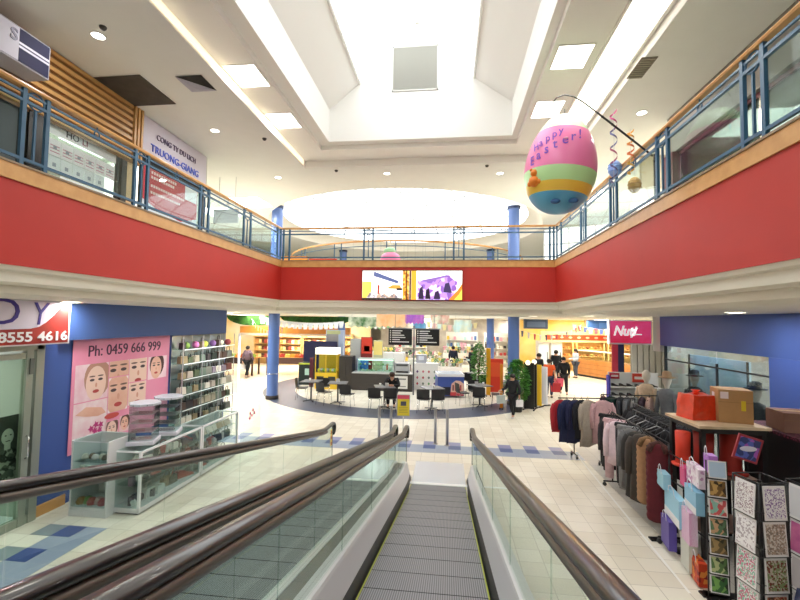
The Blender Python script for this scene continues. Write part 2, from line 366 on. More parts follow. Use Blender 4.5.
# curved balustrade round the circular void
t=thing('curved_balustrade','curved blue balustrade with timber handrail round the circular opening under the dome','railing',(CX,CY,FL))
RV=5.2
b=MB(); b.lathe([(5.15,-.15),(5.6,-.15),(5.6,-.01),(5.15,-.01),(5.15,-.15)],(0,0,0),64,False); b.build('timber_kerb',WOOD,t)
b=MB(); b.ring((0,0,.98),RV,.035,'z',72,6); b.build('handrail',WOOD,t)
for z in (.8,.1):
    b=MB(); b.ring((0,0,z),RV,.015,'z',72,4); b.build('rail',TEAL,t)
for i in range(16):
    for d in (-.03,.03):
        a=2*PI*i/16+d; b=MB(); b.cyl((RV*math.cos(a),RV*math.sin(a),0),.02,.96,6); b.build('post',TEAL,t)
# ============================================================ LIGHTS IN THE CEILINGS
LAMP=mat('#fffaf0',.5,emit=9); PANEL=mat('#fffaf0',.5,emit=5)
def arealight(loc,sx,sy,power,rot=(0,0,0),col=(1,.975,.94),disk=False,spread=PI):
    l=bpy.data.lights.new('lamp','AREA'); l.energy=power; l.color=col; l.shape='DISK' if disk else 'RECTANGLE'; l.size=sx; l.size_y=sy; l.spread=spread
    o=bpy.data.objects.new('lamp_or_fill_light',l); C.objects.link(o); o.location=loc; o.rotation_euler=rot; return o
def panel_lamp(x0,x1,y0,y1,z,label,power):
    t=thing('ceiling_light_panel',label,'ceiling light',((x0+x1)/2,(y0+y1)/2,z)); w,d=(x1-x0)/2,(y1-y0)/2
    b=MB(); 
    for a in (b.bb(-w-.02,w+.02,-d-.02,-d,-.012,-.001),b.bb(-w-.02,w+.02,d,d+.02,-.012,-.001),b.bb(-w-.02,-w,-d,d,-.012,-.001),b.bb(w,w+.02,-d,d,-.012,-.001)): pass
    b.build('frame',WHITE,t)
    b=MB(); b.bb(-w,w,-d,d,-.008,-.002); b.build('diffuser',PANEL,t)
    if power: arealight(((x0+x1)/2,(y0+y1)/2,z-.03),x1-x0,y1-y0,power)
panel_lamp(-3.84,-3.30,6.5,7.15,ZT,'square white ceiling light panel nearest on the left side of the skylight',18)
panel_lamp(-3.84,-3.30,8.15,8.8,ZT,'square white ceiling light panel further back on the left side of the skylight',18)
panel_lamp(1.66,2.18,6.5,7.1,ZT,'square white ceiling light panel nearest on the right side of the skylight',18)
panel_lamp(1.66,2.18,8.15,8.8,ZT,'square white ceiling light panel directly above and behind the egg balloon',18)
# linear cove light on the right of the tray
t=thing('cove_light','long glowing cove light strip along the right edge of the skylight tray','ceiling light',(2.62,2.9,ZT))
b=MB(); b.bb(-.26,.26,-7.8,7.7,-.01,-.002); b.build('diffuser',mat('#fffaf0',.5,emit=1.5),t)
b=MB(); b.bb(-.30,-.26,-7.8,7.7,-.03,-.002); b.bb(.26,.30,-7.8,7.7,-.03,-.002); b.build('frame',WHITE,t)
t=thing('cove_light','thin glowing cove light strip along the left edge of the skylight tray','ceiling light',(TX0+.02,2.9,CEIL_HI+.09))
b=MB(); b.bb(-.012,.0,-7.8,7.7,-.06,.06); b.build('diffuser',mat('#fff0d0',.5,emit=.8),t)
def downlight(x,y,z,label,group=None,power=0,r=.085,name='downlight'):
    t=thing(name,label,'ceiling light',(x,y,z),0,group)
    b=MB(); b.lathe([(r,-.002),(r+.02,-.002),(r+.018,-.012),(r,-.012),(r,-.002)],(0,0,0),20); b.build('trim_ring',WHITE,t)
    b=MB(); b.lathe([(.0,-.008),(r,-.008)],(0,0,0),20); b.build('lens',LAMP,t)
    if power: arealight((x,y,z-.03),r*2,r*2,power,disk=True)
    return t
for x,y,l in ((-5.11,8.42,'round downlight beside the triangular open hatch on the left upper ceiling'),(-4.94,11.42,'round downlight near the left blue column top'),(-1.75,11.34,'round downlight in front of the dome, left of the pair'),(1.36,11.56,'round downlight in front of the dome, just left of the egg balloon'),(3.67,8.4,'round downlight above the right upper balustrade'),(-5.12,5.36,'round downlight at the top left edge of the photo')):
    downlight(x,y,CEIL_HI,l,power=10)
# dark ceiling hatch, vents, sprinklers
t=thing('ceiling_panel','dark grey square panel missing its white tile in the left upper ceiling','ceiling panel',(-5.67,6.8,CEIL_HI))
b=MB(); b.bb(-.44,.44,-.475,.475,-.014,-.002); b.build('panel',mat('#4c463e',.7,noise_amt=.25,nscale=5),t)
t=thing('ceiling_vent','white ceiling vent with a black triangular half beside the dark panel','air vent',(-4.42,6.66,CEIL_HI))
b=MB(); b.add([(-.24,-.24,-.01),(.24,-.24,-.01),(.24,.24,-.01)],[(0,1,2)]); b.build('dark_opening',mat('#1d1a18',.8),t)
b=MB(); b.add([(-.24,-.24,-.012),(.24,.24,-.012),(-.24,.24,-.012),(-.05,.1,-.05)],[(0,1,3),(1,2,3),(2,0,3)]); b.build('tilted_flap',mat('#b9b6c4',.6),t)
t=thing('ceiling_vent','small beige louvred vent on the right upper ceiling above the balustrade','air vent',(3.02,6.9,CEIL_HI))
b=MB(); b.bb(-.12,.12,-.28,.28,-.014,-.002); b.build('frame',mat('#8f897c',.6),t)
b=MB()
for i in range(9): b.box((0,-.24+i*.06,-.02),(.2,.03,.012),Matrix.Rotation(.5,3,'X'))
b.build('louvres',mat('#b9b29f',.6),t)
for x,y in ((-4.2,8.9),(-3.1,11.0),(.95,10.95),(-4.9,5.2)):
    t=thing('smoke_detector','small dark round detector dotted on the upper ceiling','detector',(x,y,CEIL_HI),0,'ceiling detectors')
    b=MB(); b.lathe([(.0,-.05),(.03,-.045),(.045,-.02),(.05,-.002)],(0,0,0),12); b.build('housing',mat('#4a4642',.6),t)
# light fittings on the ground level ceiling
i=0
for x,y in ((-5.75,5.8),(4.62,7.4),(3.9,12.3),(2.7,14.0),(-7.2,13.5),(-7.0,17.0)):
    downlight(x,y,CEIL_LO,'flat round downlight on the ground level ceiling',group='ground level downlights',power=22,r=.13)
# added fill lights for both levels, modelled as troffers, outside and inside the view
def troffer(x,y,z,w,d,p,g='added ground level fill troffers',lab='added white troffer as fill light on the ground level ceiling'):
    t=thing('troffer_light',lab,'ceiling light',(x,y,z),0,g)
    b=MB(); b.bb(-w/2-.03,w/2+.03,-d/2-.03,d/2+.03,-.02,-.002); b.build('housing',WHITE,t)
    b=MB(); b.bb(-w/2,w/2,-d/2,d/2,-.026,-.021); b.build('diffuser',PANEL,t)
    arealight((x,y,z-.05),w,d,p)
for x,y in ((-8.5,8),(-8.5,14),(-10,20),(-10,26),(7.5,4),(7.5,9),(8,14.5),(7.5,20.5),(-9,31),(-2,32),(5,31),(11,26),(-16,24),(12,33),(4,39),(-8,39)):
    troffer(x,y,CEIL_LO,1.2,1.2,100)
for x,y in ((-8.3,3),(-8.3,9),(6.2,4),(6.2,9),(-8.8,15),(7,15),(-5,29.5),(4,29.5),(-7,13.8),(4.2,13.8)):
    troffer(x,y,CEIL_HI,1.2,1.2,70,'added upper level fill troffers','added white troffer as fill light on the upper level ceiling')
# daylight
w=bpy.data.worlds.new('sky'); sc.world=w; w.use_nodes=True; bg=w.node_tree.nodes['Background']; bg.inputs[0].default_value=(.93,.97,1,1); bg.inputs[1].default_value=2.9
def portal(loc,sx,sy,rot=(0,0,0)):
    l=bpy.data.lights.new('portal','AREA'); l.shape='RECTANGLE'; l.size=sx; l.size_y=sy; l.cycles.is_portal=True
    o=bpy.data.objects.new('sky_portal',l); C.objects.link(o); o.location=loc; o.rotation_euler=rot
portal((-1.53,2.4,9.58),2.1,15,(0,-R(46),0)); portal((-.14,2.4,9.58),2.1,15,(0,R(47),0))
portal((DC[0],DC[1],CEIL_HI+2.34),11,11)
# ============================================================ MOVING WALKS
S=.2045; YC=7.95
def bz(y): return max(0,(YC-.25-y)*S) if y<YC-.25 else 0
def belt_curve(y):  # softened foot
    d=YC-.1-y
    if d<=0: return 0
    return S*d*d/(d+.18)
YN=-3.0
def walk(cx,label,hoff=.63,yend=8.35):
    t=thing('moving_walk',label,'escalator',(cx,0,0))
    # pallets
    b=MB(); y=YC-.05; 
    while y>YN:
        y2=y-.375; z1,z2=belt_curve(y),belt_curve(y2)
        b.m(0).add([(-.5,y,z1),(.5,y,z1),(.5,y2+.012,z2-.002),(-.5,y2+.012,z2-.002)],[(0,3,2,1)])
        b.m(1).add([(-.5,y2+.012,z2-.002),(.5,y2+.012,z2-.002),(.5,y2,z2-.01),(-.5,y2,z2-.01)],[(0,3,2,1)])
        y=y2
    b.build('pallet_belt',[stripes('#929296','#5f5f64',.018,'X',.45,.5,'grooved_aluminium'),mat('#1d1c1e',.6)],t)
    for s in (-1,1):
        b=MB(); ys=[YC-.05-.25*i for i in range(int((YC-YN)/.25)+1)]
        b.add([(s*.49,y,belt_curve(y)+.004) for y in ys]+[(s*.502,y,belt_curve(y)+.006) for y in ys],[(i,i+1,len(ys)+i+1,len(ys)+i) for i in range(len(ys)-1)])
        b.build('yellow_edge_line',mat('#a9b02a',.5),t)
        # deck: skirt, inner face and cap
        sec=[(.505,-.1),(.545,.10),(.595,.30),(.605,.32),(.69,.335),(.70,.31),(.70,-.1)]
        def deck(name,i0,i1,m,y_hi=8.1):
            b=MB(); ys=[y_hi-.3*i for i in range(int((y_hi-YN)/.3)+1)]; k=i1-i0+1
            vs=[]
            for j,y in enumerate(ys):
                for (x,z) in sec[i0:i1+1]:
                    zz=belt_curve(y)+z; vs.append((s*x,y,zz))
            b.add(vs,[(j*k+q,j*k+q+1,(j+1)*k+q+1,(j+1)*k+q) for j in range(len(ys)-1) for q in range(k-1)])
            if i0!=0: b.add([(s*x,y_hi+(.22 if z<0 else .0),belt_curve(y_hi)+max(z,.0)) for x,z in sec[i0:i1+1]],[list(range(k))])
            b.build(name,m,t)
        deck('skirt_panel',0,1,mat('#3b3a3a',.5)); deck('deck_cap',1,5,mat('#e2e2e5',.36,.25)); 
        # end nose of the deck
        b=MB(); P5=sec[0:1]+sec[1:6]
        n=len(P5); e=[(s*x,8.1,max(0,z)) for x,z in P5]; e2=[(s*(x*.6+.6*.4),8.26,max(0,z)*.25) for x,z in P5]
        b.add(e+e2,[(i,(i+1)%n,n+(i+1)%n,n+i) for i in range(n)]+[list(range(n,2*n))]); b.build('deck_nose',mat('#bdbcc0',.35,.6),t)
        b=MB(); ys=[8.1,6,4,2,0,YN]; 
        b.add([(s*.70,y,-.0) for y in ys]+[(s*.70,y,belt_curve(y)+.31) for y in ys],[(i,i+1,6+i+1,6+i) for i in range(5)]); b.build('outer_cladding',mat('#8e8f92',.35,.8),t)
        # glass panels
        gy_=[yend-.12-1.25*i for i in range(10)]
        for a,c in zip(gy_,gy_[1:]):
            if c<YN: break
            b=MB(); za,zc=belt_curve(a),belt_curve(c); T=.006; X=s*hoff
            b.add([(X-T,a,za+.3),(X-T,a,za+.88),(X-T,c+.012,zc+.88),(X-T,c+.012,zc+.3),(X+T,a,za+.3),(X+T,a,za+.88),(X+T,c+.012,zc+.88),(X+T,c+.012,zc+.3)],[(0,1,2,3),(7,6,5,4),(0,4,5,1),(3,2,6,7)])
            b.build('glass_panel',glass('#eef5f2',.02,'clear_glass'),t)
        # handrail and its steel carrier
        pts=[]; y=YN
        while y<yend-.3: pts.append((s*hoff,y,belt_curve(y)+.95)); y+=.25
        r=.10; zc=belt_curve(yend)+.95-r
        for a in range(90,-100,-15): pts.append((s*hoff,yend-r+r*math.cos(R(a)),zc+r*math.sin(R(a))))
        b=MB(); b.tube(pts,.046,10,True,True,.62); b.build('handrail',RUB,t)
        b=MB(); pc=[(p[0],p[1],p[2]-.045) for p in pts if p[1]<yend-.12][:-1]
        pc=[(s*hoff,y_,belt_curve(y_)+.895) for y_ in [YN+.3*i for i in range(int((yend-YN)/.3))]]
        b.tube(pc,[.042]*len(pc),6,True,True,.8); b.build('handrail_carrier',mat('#77726c',.4,.6),t)
        b=MB(); b.cyl((s*hoff,yend-.1,.28),.007,.6,6); b.build('edge_post',mat('#8e9492',.3,.8),t)
    b=MB(); b.bb(-.72,.72,YC-.08,YC+.02,.002,.012); b.build('comb_plate',mat('#f1f1ef',.3,.0),t)
    b=MB(); b.bb(-.5,.5,YC+.02,YC+1.2,.001,.006); b.build('landing_plate',mat('#dfe2ea',.2,.3),t)
    return t
w1=walk(-.17,'moving walkway running down from the camera, nearest one with grooved grey pallets')
w2=walk(-1.65,'second moving walkway on the left, its far left handrail curving down at the end')
b=MB(); b.bb(-1.66-.4+.15,-1.66+.42,8.15,8.151,.45,.8)
t=thing('safety_sticker','yellow and red safety sticker on the glass end of the far left walkway handrail','sticker',(-2.262,8.1,.55),PI/2)
b=MB(); b.bb(-.05,.05,-.002,.002,0,.32); b.build('sheet',mat('#e9cf3c',.5),t)
for z in (.05,.16,.26):
    b=MB(); b.bb(-.03,.03,-.004,-.002,z-.03,z+.03); b.build('pictogram',mat('#b8402c',.5),t)
b=MB()
ys=[8.0-.5*i for i in range(22)]
b.add([(-.99,y,belt_curve(y)+.33) for y in ys]+[(-.83,y,belt_curve(y)+.33) for y in ys],[(i,i+1,22+i+1,22+i) for i in range(21)])
tag(b.build('infill_panel',mat('#8f8f90',.35,.9)),'narrow metal infill panel between the two moving walkways','panel')
b=MB(); b.bb(-2.4,-.9,7.86,7.93,.004,.012) if False else b.bb(.6,1.15,7.90,7.96,.003,.008); b.bb(-2.7,-2.42,7.90,7.96,.003,.008); struct('trim_reflection',b,mat('#f1f2f2',.3))  # white strips paint the bright reflected line on the floor beside the combs
# bollards
for i,(x,y) in enumerate(((-1.72,10.55),(-1.42,10.55),(-.31,10.5),(-.02,10.4))):
    t=thing('bollard',['metal bollard furthest left of the four before the walkway','metal bollard second from left before the walkway','metal bollard second from right before the walkway','metal bollard furthest right of the four before the walkway'][i],'bollard',(x,y,0),0,'steel bollards at the foot of the walkway')
    b=MB(); b.lathe([(.0,0),(.035,0),(.035,.86),(.03,.875),(0,.88)],(0,0,0),14); b.build('tube',mat('#b5b6b8',.3,.8),t)
    b=MB(); b.lathe([(.035,0),(.065,0),(.065,.012),(.036,.02)],(0,0,0),14); b.build('floor_flange',STEEL,t)
# poster stand
t=thing('poster_stand','yellow poster with a red header on a thin metal floor stand','sign stand',(-1.13,10.7,0),R(6))
b=MB(); b.cyl((0,0,.02),.014,.6,8); b.build('pole',CHROME,t); b=MB(); b.lathe([(0,0),(.15,0),(.15,.012),(.02,.025)],(0,0,0),20); b.build('base',STEEL,t)
b=MB(); b.bb(-.165,.165,-.012,.012,.6,1.14); b.build('frame',STEEL,t)
b=MB(); b.bb(-.15,.15,-.016,-.012,.615,1.125); b.build('poster',mat('#e3cf3a',.5),t)
b=MB(); b.bb(-.15,.15,-.02,-.016,1.03,1.125); b.build('header',mat('#d4506a',.5),t)
b=MB(); b.bb(-.07,.07,-.02,-.016,.86,.97); b.build('photo',mat('#4a4a58',.5),t)
for z in (.81,.77,.73,.69):
    b=MB(); b.bb(-.11,.11,-.019,-.016,z,z+.012); b.build('text_line',mat('#a8983a',.5),t)
# ============================================================ LEFT SHOP (ground level)
WL=-6.1
b=MB(); b.bb(WL-.2,WL,5.72,10.95,0,CEIL_LO); struct('wall_left_shop',b,mat('#3d5a9e',.5))
b=MB(); b.bb(WL-.2,WL+.12,5.93,10.75,2.62,CEIL_LO); struct('trim_15',b,mat('#45649f',.45))
b=MB(); b.bb(WL-.4,WL+.0,2.0,5.72,2.60,CEIL_LO); struct('trim_16',b,mat('#3d5a9e',.5))
b=MB(); b.bb(WL,WL+.025,5.72,6.2,0,.16); struct('baseboard_left',b,WOOD)
b=MB(); b.bb(-9.5,WL-.22,3.0,5.69,.0,.004); struct('floor_tattoo_shop',b,mat('#dfe6ea',.3))
b=MB()
for i in range(8):
    for j in range(8):
        if (i+j)%2==0: b.bb(-6.35-.3*i,-6.05-.3*i-.004,5.45-.3*j,5.17-.3*j+.004,.004,.007)
struct('trim_17',b,mat('#2b2c2e',.3))
b=MB(); b.bb(-9.6,-9.5,1.5,5.72,0,CEIL_LO); struct('wall_left_shop_back',b,mat('#c0c6bc',.7))
b=MB(); b.bb(-9.5,WL-.2,5.7,5.75,0,CEIL_LO); struct('wall_left_shop_side',b,mat('#b9c0b6',.7))
# glazed door
t=thing('door_1','','',(WL+.03,5.66,0),PI/2)
t['kind']='structure'
FR=mat('#a9b0a4',.4,.6)
b=MB(); b.bb(-.1,.02,-.04,.06,0,2.6); b.bb(-.24,-.14,-.03,.05,0,2.55); b.bb(-1.5,0,-.04,.06,2.5,2.6); b.bb(-1.5,-.1,-.02,.04,0,.12); b.bb(-1.5,-.24,-.02,.04,2.38,2.46); b.build('door_frame',FR,t)
b=MB(); b.bb(-1.5,-.24,0,.012,.12,2.4); b.build('glass_pane',glass('#e6f0e8',.02,'greenish_glass'),t)
b=MB(); b.tube([(-.19,-.035,.95),(-.19,-.075,.97),(-.19,-.075,1.25),(-.19,-.035,1.27)],.012,8); b.build('door_handle',CHROME,t)
b=MB(); b.bb(-.20,-.14,-.05,-.02,2.15,2.38); b.build('door_closer',mat('#6d716b',.5),t)
# person poster in the window
t=thing('window_poster','black and white portrait poster of a person in a patterned jacket behind the glass door','poster',(WL-.12,5.52,.62),PI/2)
b=MB(); b.bb(-.42,.08,-.01,.01,0,.95); b.build('sheet',mat('#4d524c',.5),t)
b=MB(); b.prism([(-.36,.0),(.05,.0),(.03,.3),(-.03,.45),(-.11,.5),(-.21,.5),(-.3,.44),(-.38,.3)],'y',-.016,-.01); b.build('jacket',voro('#5d625a','#a9ada2','#2f322e',22),t)
b=MB(); b.sphere((-.16,-.012,.66),.1,10,(.85,.06,1.15)); b.bb(-.2,-.12,-.018,-.01,.48,.6); b.build('face',mat('#d5d8cf',.6),t)
b=MB()
b.sphere((-.195,-.02,.68),.014,6,(1,.3,.7));b.sphere((-.125,-.02,.68),.014,6,(1,.3,.7));b.bb(-.19,-.13,-.022,-.017,.595,.605); b.build('features',mat('#33352f',.6),t)
# big red / white sign
t=thing('shop_sign','red and white shop sign with purple letters DY above white digits 8555 4616','sign',(WL+.30,5.84,2.585),PI/2)
W_=2.4
b=MB(); b.bb(-W_,0,.0,.10,0,.635); b.build('sign_box',mat('#d9d9dc',.4),t)
b=MB(); b.bb(-W_,-.03,-.006,.0,.02,.62); b.build('red_face',mat('#9e1f28',.5,two='#b03a2a',nscale=1.5),t)
cv=[(-W_,.62),(-W_,.24)]+[(-1.1,.225),(-.62,.235),(-.5,.26),(-.4,.32),(-.28,.43),(-.2,.53),(-.12,.6),(-.06,.62)]
b=MB(); b.prism([(x,z) for x,z in cv],'y',-.010,-.006); b.build('white_swoosh',mat('#e9e2f2',.5),t)
PUR=mat('#3b2a8c',.5)
text('D',.50,(-1.17,-.012,.30),PUR,t,sx=1.1); text('Y',.46,(-.63,-.012,.29),PUR,t,sx=.85,shear=.15)
text('8555 4616',.185,(-.045,-.012,.06),mat('#ffffff',.5),t,sx=1.05,align='RIGHT',bold=.004,wd=1.0)
text('(08)',.185,(-1.62,-.012,.06),mat('#ffffff',.5),t,bold=.004)
# beauty poster on the wall
t=thing('beauty_poster','large pink beauty poster with faces and a phone number on the blue wall','poster',(WL+.015,6.2,.75),PI/2)
SKIN=mat('#e8bda6',.6,two='#dfa993',nscale=3); SK2=mat('#efcdbb',.6)
b=MB(); b.bb(0,2.38,-.01,.0,0,1.87); b.build('sheet',mat('#e89ab4',.5,two='#e48aa8',nscale=1.2),t)
text('Ph: 0459 666 999',.27,(.28,-.014,1.57),mat('#4d2a45',.5),t,sx=.95)
def face(x0,x1,z0,z1,bg,skin,hair=None,cx=.5,cz=.45,s=.42,part='portrait_panel'):
    w,h=x1-x0,z1-z0
    b=MB(); b.bb(x0,x1,-.013,-.01,z0,z1); o=b.build(part,bg,t)
    fx,fz=x0+w*cx,z0+h*cz; r=min(w,h)*s
    def disk(name,x,z,rx,rz,m,d):
        b=MB(); b.add([(max(x0,min(x1,x+rx*math.cos(2*PI*i/20))),d,max(z0,min(z1,z+rz*math.sin(2*PI*i/20)))) for i in range(20)],[list(range(20))]); return b.build(name,m,o)
    if hair: disk('hair',fx+r*.12,fz+r*.35,r*1.12,r*1.35,mat(hair,.6),-.0135)
    disk('face_shape',fx,fz,r*.85,r*1.2,skin,-.014)
    for q in (-.35,.35):
        disk('eye',fx+q*r,fz+r*.25,r*.2,r*.09,mat('#4a3a3c',.5),-.0145); disk('eyebrow',fx+q*r,fz+r*.5,r*.26,r*.05,mat('#6b5148',.5),-.0145)
    disk('nose',fx,fz-r*.12,r*.09,r*.16,mat('#d69c86',.5),-.0145); disk('lips',fx,fz-r*.55,r*.27,r*.12,mat('#b8403f',.5),-.0145)
face(.06,.74,.82,1.44,mat('#f2d9de',.5,two='#e7bcc8',nscale=4),SK2,'#b98a76',.62,.45,.40)
face(.76,1.22,.52,1.14,mat('#f4e6e6',.5),SKIN,None,.5,.5,.74)
face(.76,1.22,1.16,1.44,mat('#f4e6e6',.5),SKIN,None,.45,.1,1.25)
face(1.24,1.70,.56,.98,mat('#f6eaea',.5),SK2,None,.5,.5,.74)
face(1.24,1.70,1.0,1.44,mat('#f6eaea',.5),SK2,None,.5,.45,.74)
face(1.74,2.30,.98,1.44,mat('#f2d3da',.5),SKIN,'#4a2a26',.42,.5,.42)
face(1.05,1.30,.10,.40,mat('#e8c3c4',.5),SKIN,'#5a3a30',.5,.5,.42)
face(.72,1.02,.06,.36,mat('#e8c3c4',.5),SK2,'#6a4a40',.5,.5,.42)
b=MB(); b.bb(.06,.74,-.013,-.01,.12,.80); pp=b.build('treatment_photo',mat('#f3e2e2',.5,two='#ecc6cc',nscale=5),t)
b=MB(); b.prism([(.1,.62),(.3,.72),(.62,.66),(.72,.55),(.55,.52),(.3,.56)],'y',-.016,-.013); b.build('hand',SKIN,pp)
b=MB()
for x,z in ((.42,.33),(.52,.38),(.62,.36),(.5,.28),(.6,.27)):
    b.add([(x+.07*math.cos(2*PI*i/10)*(1 if i%2 else .5),-.016,z+.07*math.sin(2*PI*i/10)*(1 if i%2 else .5)) for i in range(10)],[list(range(10))])
b.build('orchid',mat('#c03a7c',.5),pp)
b=MB(); b.add([(.86+.17*math.cos(2*PI*i/16),-.016,.46+.05*math.sin(2*PI*i/16)) for i in range(16)],[list(range(16))]); b.build('lips',mat('#c8504a',.4),t)
# first display cabinet
WP=mat('#dcdcdf',.45)
def stuffing(par,x0,x1,y0,y1,z,n,cols,h=(.03,.09),name='display_item',label='small accessory item inside the cabinet'):
    pass
t=thing('display_cabinet','tall white laminate display cabinet with two glass fronts against the blue wall','cabinet',(-5.36,6.12,0))
b=MB(); b.bb(-.31,.31,-.27,.27,0,.09); b.bb(.28,.31,-.27,.27,.09,1.12); b.bb(-.31,-.28,-.27,.27,.09,1.12); b.bb(-.31,.31,.24,.27,.09,1.12); b.bb(-.28,.28,-.25,.25,.09,.14); b.build('carcass',WP,t,bevel=.004)
b=MB(); b.bb(-.28,.28,-.26,.24,.56,.585); b.build('shelf',WP,t); b=MB(); b.bb(-.28,.28,-.26,.24,.80,.81); b.build('shelf',GLS,t)
b=MB(); b.bb(-.28,.28,-.27,-.262,.14,1.10); b.build('glass_front',GLS,t); b=MB(); b.bb(-.29,.29,-.26,.26,1.12,1.128); b.build('glass_top',GLS,t)
random.seed(3)
def item(kind,x,y,z,label,rz=0,col='#888888',s=1,cat='accessory',group='small goods in the glass display cases'):
    b=MB()
    if kind=='bag': 
        b.prism([(-.09*s,0),(.09*s,0),(.075*s,.11*s),(-.075*s,.11*s)],'y',-.03*s,.03*s); nm='handbag'; b.tube([(-.05*s,0,.11*s),(-.04*s,0,.17*s),(0,0,.19*s),(.04*s,0,.17*s),(.05*s,0,.11*s)],.006*s,5)
    elif kind=='shoe':
        b.prism([(-.12*s,0),(.12*s,0),(.12*s,.025*s),(.03*s,.05*s),(-.04*s,.095*s),(-.12*s,.1*s)],'y',-.035*s,.035*s); nm='shoe'
    elif kind=='wallet': b.box((0,0,.03*s),(.15*s,.04*s,.09*s),Matrix.Rotation(-.35,3,'X')); nm='wallet'
    elif kind=='vase': b.lathe([(.0,0),(.035*s,0),(.05*s,.05*s),(.03*s,.11*s),(.035*s,.14*s),(0,.14*s)],(0,0,0),10); nm='vase'
    elif kind=='box': b.bb(-.07*s,.07*s,-.05*s,.05*s,0,.06*s); nm='gift_box'
    else:
        b.lathe([(0,0),(.045*s,0),(.05*s,.02*s),(.03*s,.06*s),(0,.07*s)],(0,0,0),10); nm='trinket'
    o=b.build(nm,mat(col,.5),None,(x,y,z),rot=(0,0,rz)); o.data.polygons.foreach_set('use_smooth',[False]*len(o.data.polygons))
    return tag(o,label,cat,group)
pal=['#b05a50','#3c3a40','#b9b2a8','#6a5a4c','#c9c2c0','#4a5a4c','#d05a50','#e2e0dc','#a88a6a','#5a4a58','#2b2a2e']
for i in range(6): item('trinket',-5.57+.085*i,6.0+.04*(i%2),.81,'small dark ornament on the upper glass shelf of the tall white cabinet',0,pal[i%3+2],1.1,group='ornaments in the tall cabinet top')
for i in range(7): item('vase',-5.59+.075*i,5.98,.585,'small pale bottle on the middle shelf of the tall white cabinet',0,'#d9e2dc' if i%2 else '#e6e0d6',.9,'bottle',group='pale bottles in the tall cabinet')
for i,c in enumerate(['#a8763a','#7c9a4a','#c0403c','#d8a0a0','#c43c4a','#7cc05a']): item('trinket',-5.58+.09*i,5.98+.03*(i%2),.14,'coloured fabric item on the bottom shelf of the tall white cabinet',0,c,1.5,group='coloured goods at the bottom of the tall cabinet')
# long glass counters
def counter(y0,y1,lab):
    t=thing('glass_counter',lab,'display counter',(-4.88,(y0+y1)/2,0)); L=(y1-y0)/2; D=.24
    b=MB(); b.bb(-D,D,-L,L,.03,.10); b.build('base',WP,t); b=MB(); b.bb(-D+.03,D-.04,-L+.03,L-.03,0,.03); b.build('kick_board',mat('#5c5d5f',.5),t)
    b=MB()
    for x in (-D+.012,D-.012):
        for y in (-L+.012,L-.012): b.bb(x-.018,x+.018,y-.018,y+.018,.1,.95)
        b.bb(x-.016,x+.016,-L,L,.918,.95)
    for y in (-L+.012,L-.012): b.bb(-D,D,y-.012,y+.012,.926,.95)
    b.build('frame',mat('#e8e9ec',.4),t)
    for z in (.42,.68):
        b=MB(); b.bb(-D+.03,D-.05,-L+.03,L-.03,z,z+.012); b.build('shelf',GLS,t)
    b=MB(); b.bb(D-.006,D-.002,-L+.02,L-.02,.1,.93); b.build('glass_front',GLS,t); b=MB(); b.bb(-D+.02,D-.02,-L+.002,-L+.006,.1,.93); b.build('glass_side',GLS,t)
    b=MB(); b.bb(-D+.01,D-.01,-L+.01,L-.01,.95,.957); b.build('glass_top',GLS,t)
    b=MB(); b.bb(-D,-D+.006,-L+.02,L-.02,.1,.93); b.build('back_panel',mat('#c3ccd0',.3),t)
    return t
counter(6.0,7.58,'glass display counter with shelves of goods nearest to the blue wall')
counter(7.62,8.98,'glass display counter further back, with tan wallets on its top shelf')
random.seed(11)
for lvl,z in ((0,.10),(1,.432),(2,.692)):
    for i in range(13):
        y=6.12+.112*i
        k=random.choice(['bag','shoe','trinket','wallet']); 
        item(k,-4.84+random.uniform(-.04,.04),y,z,['small bag or shoe on the bottom of the nearer glass counter','small item on the middle shelf of the nearer glass counter','small item on the top shelf of the nearer glass counter'][lvl],random.uniform(1.2,2.2),random.choice(pal),random.uniform(1.1,1.35),group=['goods at the bottom of the nearer counter','goods on the middle shelf of the nearer counter','goods on the top shelf of the nearer counter'][lvl])
    for i in range(10):
        y=7.74+.122*i
        item('wallet' if lvl==2 else random.choice(['bag','shoe','wallet']),-4.84,y,z,['small bag or shoe on the bottom of the farther glass counter','small item on the middle shelf of the farther glass counter','tan or grey wallet leaning on the top shelf of the farther glass counter'][lvl],PI/2+random.uniform(-.3,.3),random.choice(['#b9a48c','#8a7a6a','#c8bcae','#d8d4ce']) if lvl==2 else random.choice(pal),1.35 if lvl==2 else 1.2,group=['goods at the bottom of the farther counter','goods on the middle shelf of the farther counter','wallets in the farther counter'][lvl])
t=thing('glass_barrier','clear glass panel with a pink flower print at the far end of the counters','glass panel',(-4.62,9.6,0),PI/2)
b=MB(); b.bb(-.55,.45,-.006,.006,.04,1.0); b.build('pane',GLS,t); b=MB(); b.bb(-.55,.45,-.03,.03,0,.04); b.build('base_rail',WP,t)
b=MB()
for x,z in ((-.1,.78),(.02,.84),(-.02,.72),(.1,.76),(-.12,.68)): b.add([(x+.07*math.cos(2*PI*i/10)*(1 if i%2 else .45),-.008,z+.06*math.sin(2*PI*i/10)*(1 if i%2 else .45)) for i in range(10)],[list(range(10))])
b.build('flower_print',mat('#d9557f',.5),t)
